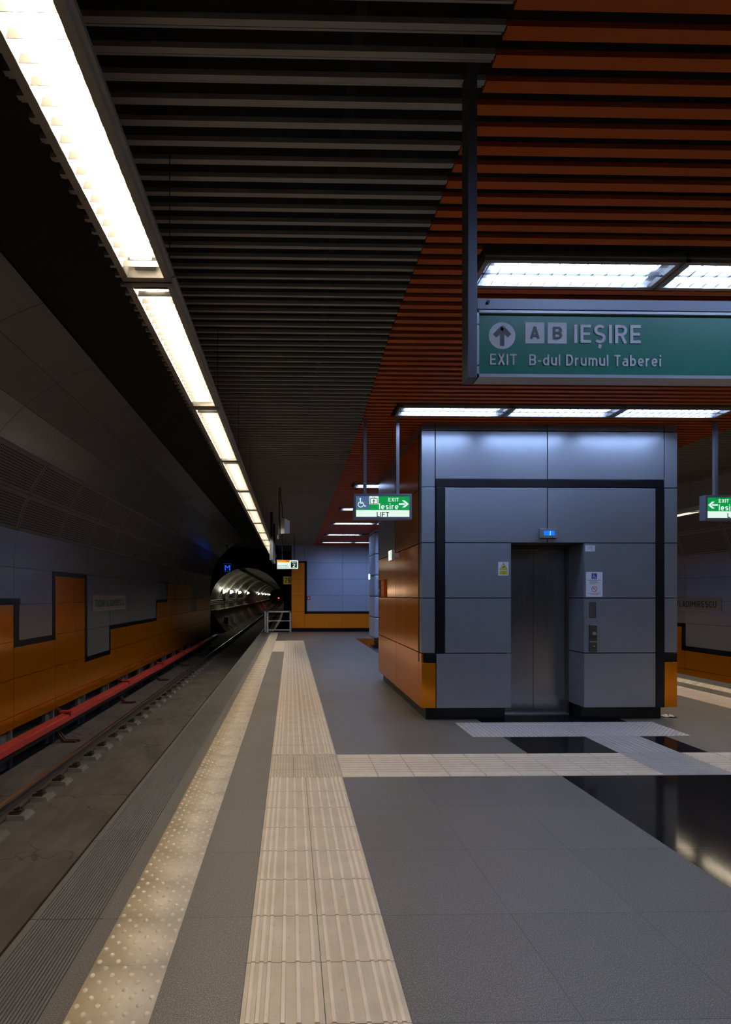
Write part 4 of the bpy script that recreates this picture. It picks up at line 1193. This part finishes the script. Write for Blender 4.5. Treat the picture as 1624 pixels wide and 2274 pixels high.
# ---------------------------------------------------------------- hanging lift signs
def lift_sign(x0, flip, label):
    y = 5.83; W, H, D = .665, .29, .09; zb = 2.345
    t = thing('lift_direction_sign', (x0 + W / 2, y + D / 2, HC), label, 'sign', None)
    for xa in ((x0 + .115, x0 + .49) if not flip else (x0 + .13, x0 + .51)):
        m_ = MB(); m_.box(xa, xa + .036, y + .02, y + .06, zb + H, HC + .28); m_.build('hanger_post', 'frame_blue', t)
    m_ = MB(); b_ = .028
    m_.box(x0, x0 + W, y, y + D, zb, zb + b_); m_.box(x0, x0 + W, y, y + D, zb + H - b_, zb + H)
    m_.box(x0, x0 + b_, y, y + D, zb + b_, zb + H - b_); m_.box(x0 + W - b_, x0 + W, y, y + D, zb + b_, zb + H - b_)
    m_.build('frame', 'frame_blue', t, bevel=.003)
    ox = x0 + b_; w, h = W - 2 * b_, H - 2 * b_
    sh = Sheet((ox, y + .006, zb + b_), (1, 0, 0), (0, 0, 1))
    U = lambda u: ((u - 215) / 1255.0) * w; V = lambda v: ((690 - v) / 490.0) * h
    mx = (lambda u: u) if not flip else (lambda u: 215 + 1470 - u)
    def R(s, u0, v0, u1, v1, m=0, off=.001):
        a, b2 = sorted((U(mx(u0)), U(mx(u1)))); s.rect(a, V(v1), b2, V(v0), m, off)
    R(sh, 215, 525, 1470, 690); wb_ = sh.build('white_band', 'lit_white', t)
    sh = Sheet(sh.o, (1, 0, 0), (0, 0, 1)); R(sh, 215, 200, 1470, 530); gb_ = sh.build('green_band', 'lit_green', t)
    s2 = Sheet(sh.o, (1, 0, 0), (0, 0, 1)); R(s2, 220, 200, 525, 500, 0, .002); bf_ = s2.build('blue_field', 'lit_blue', t)
    s2 = Sheet(sh.o, (1, 0, 0), (0, 0, 1)); R(s2, 528, 200, 742, 392, 0, .002); wf_ = s2.build('white_field', 'lit_white', t)
    s2 = Sheet(sh.o, (1, 0, 0), (0, 0, 1)); s2.wheelchair(U(mx(335)), V(350), .108, 0, .003, -1 if flip else 1); tag(s2.build('wheelchair_symbol', 'lit_mint', bf_), 'white wheelchair symbol')
    s2 = Sheet(sh.o, (1, 0, 0), (0, 0, 1)); c0 = U(mx(632))
    e = [(552, 252), (552, 380), (712, 380), (712, 252), (552, 252)]
    s2.stroke([(U(mx(a)), V(b2)) for a, b2 in e], .0065, 0, .003)
    s2.stroke([(c0, V(372)), (c0, V(285))], .008, 0, .003); s2.stroke([(c0 - .014, V(318)), (c0, V(290)), (c0 + .014, V(318))], .006, 0, .003); s2.disc(c0, V(283), .005, 0, .003, 10)
    s2.stroke([(c0 - .010, V(240)), (c0 - .010, V(206))], .003, 0, .003); s2.stroke([(c0 + .010, V(240)), (c0 + .010, V(206))], .003, 0, .003)
    s2.stroke([(c0 - .016, V(218)), (c0 - .010, V(206)), (c0 - .004, V(218))], .003, 0, .003); s2.stroke([(c0 + .016, V(228)), (c0 + .010, V(240)), (c0 + .004, V(228))], .003, 0, .003)
    tag(s2.build('lift_symbol', 'ink', wf_), 'black lift cabin symbol')
    s2 = Sheet(sh.o, (1, 0, 0), (0, 0, 1)); A = lambda u, v: (U(mx(u)), V(v))
    s2.slab([A(1222, 402), A(1362, 402), A(1362, 362), A(1222, 362)] if not flip else [A(1362, 402), A(1222, 402), A(1222, 362), A(1362, 362)], 0, .003, .0005)
    pts = [(1295, 298), (1360, 298), (1458, 382), (1360, 466), (1295, 466), (1390, 382)]
    quads = [[pts[0], pts[5], pts[2], pts[1]], [pts[5], pts[4], pts[3], pts[2]]]
    for q4 in quads:
        q4 = [A(*p) for p in q4]
        ar = sum(q4[i][0] * q4[(i + 1) % 4][1] - q4[(i + 1) % 4][0] * q4[i][1] for i in range(4))
        s2.slab(q4 if ar > 0 else q4[::-1], 0, .003, .0005)
    tag(s2.build('arrow', 'lit_mint', gb_), 'white arrow')
    def tx(s, u0, v0, u1, v1, mat, off=.003, bold=.02, shift=0):
        a, b2 = sorted((U(mx(u0)), U(mx(u1)))); lettering('lettering', s, mat, wb_ if s == 'LIFT' else gb_, sh, a + shift, V(v1), b2 + shift, V(v0), off, bold)
    tx('EXIT', 975, 237, 1218, 325, 'lit_mint', shift=.010 if flip else 0)
    tx('Iesire', 762, 368, 1218, 512, 'lit_mint', shift=.010 if flip else -.003); tx('LIFT', 700, 575, 990, 688, 'ink', bold=.0)
    return t
lift_sign(.715, False, 'lit green hanging sign with EXIT, Iesire and arrow right, left of the lift')
lift_sign(4.775, True, 'lit green hanging sign with arrow left, right of the lift at the frame edge')

# ---------------------------------------------------------------- platform number sign
y = 16.7; s_m = 1142 / y
PXm = lambda px: (px - 646) / s_m
PZm = lambda py: CAMZ + (1322 - py) / s_m
t = thing('platform_number_sign', (-.1, y + .06, HC), 'small lit sign reading Peron 2 and M5 over the far platform', 'sign')
m_ = MB(); m_.box(PXm(615), PXm(663.5), y, y + .12, PZm(1264), PZm(1243)); m_.build('case', 'frame_light', t, bevel=.006)
for px in (626, 653): m_ = MB(); m_.box(PXm(px), PXm(px) + .03, y + .04, y + .08, PZm(1243), HC + .28); m_.build('hanger_post', 'post', t)
sh = Sheet((PXm(616.5), y, PZm(1262.7)), (1, 0, 0), (0, 0, 1)); w, h = 45.5 / s_m, 18.4 / s_m
sh.rect(0, 0, w, h); t_ = t; t = sh.build('lit_face', 'lit_mint', t_)
s2 = Sheet(sh.o, (1, 0, 0), (0, 0, 1)); s2.rect(0, h * .74, w * .59, h, 0, .002); s2.build('orange_band', 'lit_orange', t)
s2 = Sheet(sh.o, (1, 0, 0), (0, 0, 1)); s2.rect(w * .65, h * .10, w * .95, h * .86, 0, .002); s2.build('number_field', 'ink', t)
lettering('lettering', 'M5', 'ink', t, sh, w * .44, h * .78, w * .57, h * .95, .003, .02)
lettering('lettering', 'Peron', 'lit_mint', t, sh, w * .70, h * .66, w * .90, h * .80, .003, .02)
lettering('lettering', '2', 'lit_mint', t, sh, w * .74, h * .17, w * .87, h * .58, .003, .03)
lettering('lettering', 'RAUL DOAMNEI', 'ink_grey', t, sh, w * .01, h * .31, w * .50, h * .43, .003, .0)
lettering('lettering', 'VALEA IALOMITEI', 'ink_grey', t, sh, w * .01, h * .12, w * .55, h * .24, .003, .0)
# yellow 75
t = thing('distance_sign', (-.15, 21.0, 1.94), 'small yellow sign with black number 75 beside the orange wall edge', 'sign')
m_ = MB(); m_.box(-.30, .03, 21.0, 21.03, 1.93, 2.25); m_.build('plate', 'sign_yellow', t)
sh = Sheet((-.30, 21.0, 1.93), (1, 0, 0), (0, 0, 1)); lettering('lettering', '75', 'ink', t, sh, .05, .06, .27, .26, .002, .0)
# fire alarm button
t = thing('fire_alarm_button', (.72, Y1 - .03, 1.36), 'tiny red square fire alarm button on the grey end wall', 'alarm')
m_ = MB(); m_.box(.66, .79, Y1 - .06, Y1 - .024, 1.30, 1.43); m_.build('case', 'red_print', t, bevel=.004)
m_ = MB(); m_.box(.69, .76, Y1 - .063, Y1 - .06, 1.33, 1.40); m_.build('press_plate', 'white_paint', t)

# ---------------------------------------------------------------- edge-on information board, speaker, railing
t = thing('track_information_board', (-.47, 13.5, HC), 'long hanging board seen edge-on beside the far strip lights', 'sign')
for yy in (12.5, 14.5): m_ = MB(); m_.box(-.50, -.44, yy, yy + .06, 2.35, HC + .28); m_.build('hanger_post', 'black', t)
m_ = MB(); m_.box(-.505, -.435, 12.56, 14.5, 2.36, 2.86); m_.build('panel', 'lift_grey', t, bevel=.004)
m_ = MB(); m_.box(-.512, -.428, 12.46, 12.56, 2.34, 2.9); m_.build('end_cap', 'frame_blue', t)
t = thing('hanging_speaker', (-.2, 9.7, HC), 'pale grey loudspeaker box on a ceiling pole with a loose cable', 'loudspeaker')
m_ = MB(); m_.cyl((-.215, 9.7, 2.56), (-.215, 9.7, HC + .28), .016, 10); m_.build('pole', 'post', t)
m_ = MB(); m_.cyl((-.24, 9.7, 2.54), (-.24, 9.7, 2.62), .014, 10); m_.cyl((-.195, 9.72, 2.60), (-.195, 9.72, 2.96), .012, 8); m_.build('bracket', 'alu', t)
m_ = MB()
f_ = [(-.185, 9.60), (-.115, 9.56), (-.02, 9.62), (-.02, 9.82), (-.185, 9.86)]
zt = [2.92, 2.91, 2.87, 2.88, 2.92]
n = len(f_); m_.add([(a, b_, 2.63 + (.0 if i < 2 else .03)) for i, (a, b_) in enumerate(f_)] + [(a, b_, zt[i]) for i, (a, b_) in enumerate(f_)], [tuple(range(n))[::-1], tuple(range(n, 2 * n))] + [(i, (i + 1) % n, n + (i + 1) % n, n + i) for i in range(n)])
m_.build('speaker_box', 'sticker', t)
m_ = MB(); m_.tube([(-.19, 9.68, HC + .1), (-.185, 9.68, 3.3), (-.16, 9.68, 3.15), (-.155, 9.68, 3.05), (-.16, 9.68, 2.95), (-.13, 9.68, 2.93), (-.06, 9.7, 2.90)], .008, 6); m_.build('cable', 'black', t)

t = thing('end_gate', (-.47, 20.5, 0), 'low silver metal gate closing the platform end beside the tunnel', 'gate')
yg = 20.45; gx0, gx1 = -.96, .02
m_ = MB(); m_.box(gx0, gx0 + .07, yg, yg + .07, 0, .85); m_.build('post', 'frame_light', t)
m_ = MB(); m_.box(gx1 - .07, gx1, yg, yg + .07, 0, .85); m_.build('post', 'frame_light', t)
m_ = MB(); m_.box(gx0, gx1, yg, yg + .06, .80, .86); m_.build('top_rail', 'frame_light', t)
m_ = MB(); m_.box(gx0 + .07, gx1 - .07, yg, yg + .06, .08, .13); m_.build('bottom_rail', 'frame_light', t)
m_ = MB(); m_.cyl((gx0 + .05, yg + .03, .46), (gx1 - .05, yg + .03, .46), .018, 10); m_.build('middle_rail', 'frame_light', t)
m_ = MB(); m_.box(gx0 - .08, gx0 - .03, yg - .02, yg + .45, .02, .84); m_.build('side_bar', 'frame_light', t)

# ---------------------------------------------------------------- column behind the lift
c = MB(); cx0, cx1, cy0, cy1 = 2.57, 3.60, 15.7, 16.85
t = thing('column', ((cx0 + cx1) / 2, (cy0 + cy1) / 2, 0), 'blue-grey clad square column standing behind the lift', 'column')
m_ = MB(); m_.box(cx0 + .15, cx1 - .15, cy0 + .15, cy1 - .15, 0, .15); m_.build('plinth', 'black_trim', t)
m_ = MB(); m_.box(cx0 + .02, cx1 - .02, cy0 + .02, cy1 - .02, .15, HC); m_.build('core', 'dark_gap', t)
for a, b_ in zip(Z[:-1], Z[1:]):
    m_ = MB(); m_.box(cx0, cx1, cy0, cy1, a + .005, b_ - .005); m_.build('cladding_panel', 'lamplit_cladding', t, bevel=.04)
t = thing('column_exit_sign', (cx0, 15.9, 2.05), 'tiny lit exit lamp on an arm at the side of the far column', 'exit sign')
m_ = MB(); m_.box(2.40, 2.45, 15.8, 16.0, 1.96, 2.14); m_.build('case', 'white_paint', t)
m_ = MB(); m_.box(2.45, cx0, 15.89, 15.91, 2.06, 2.08); m_.build('arm', 'post', t)
m_ = MB(); m_.box(2.395, 2.44, 15.795, 15.80, 1.97, 2.13); m_.build('lit_face', 'exit_tube', t)
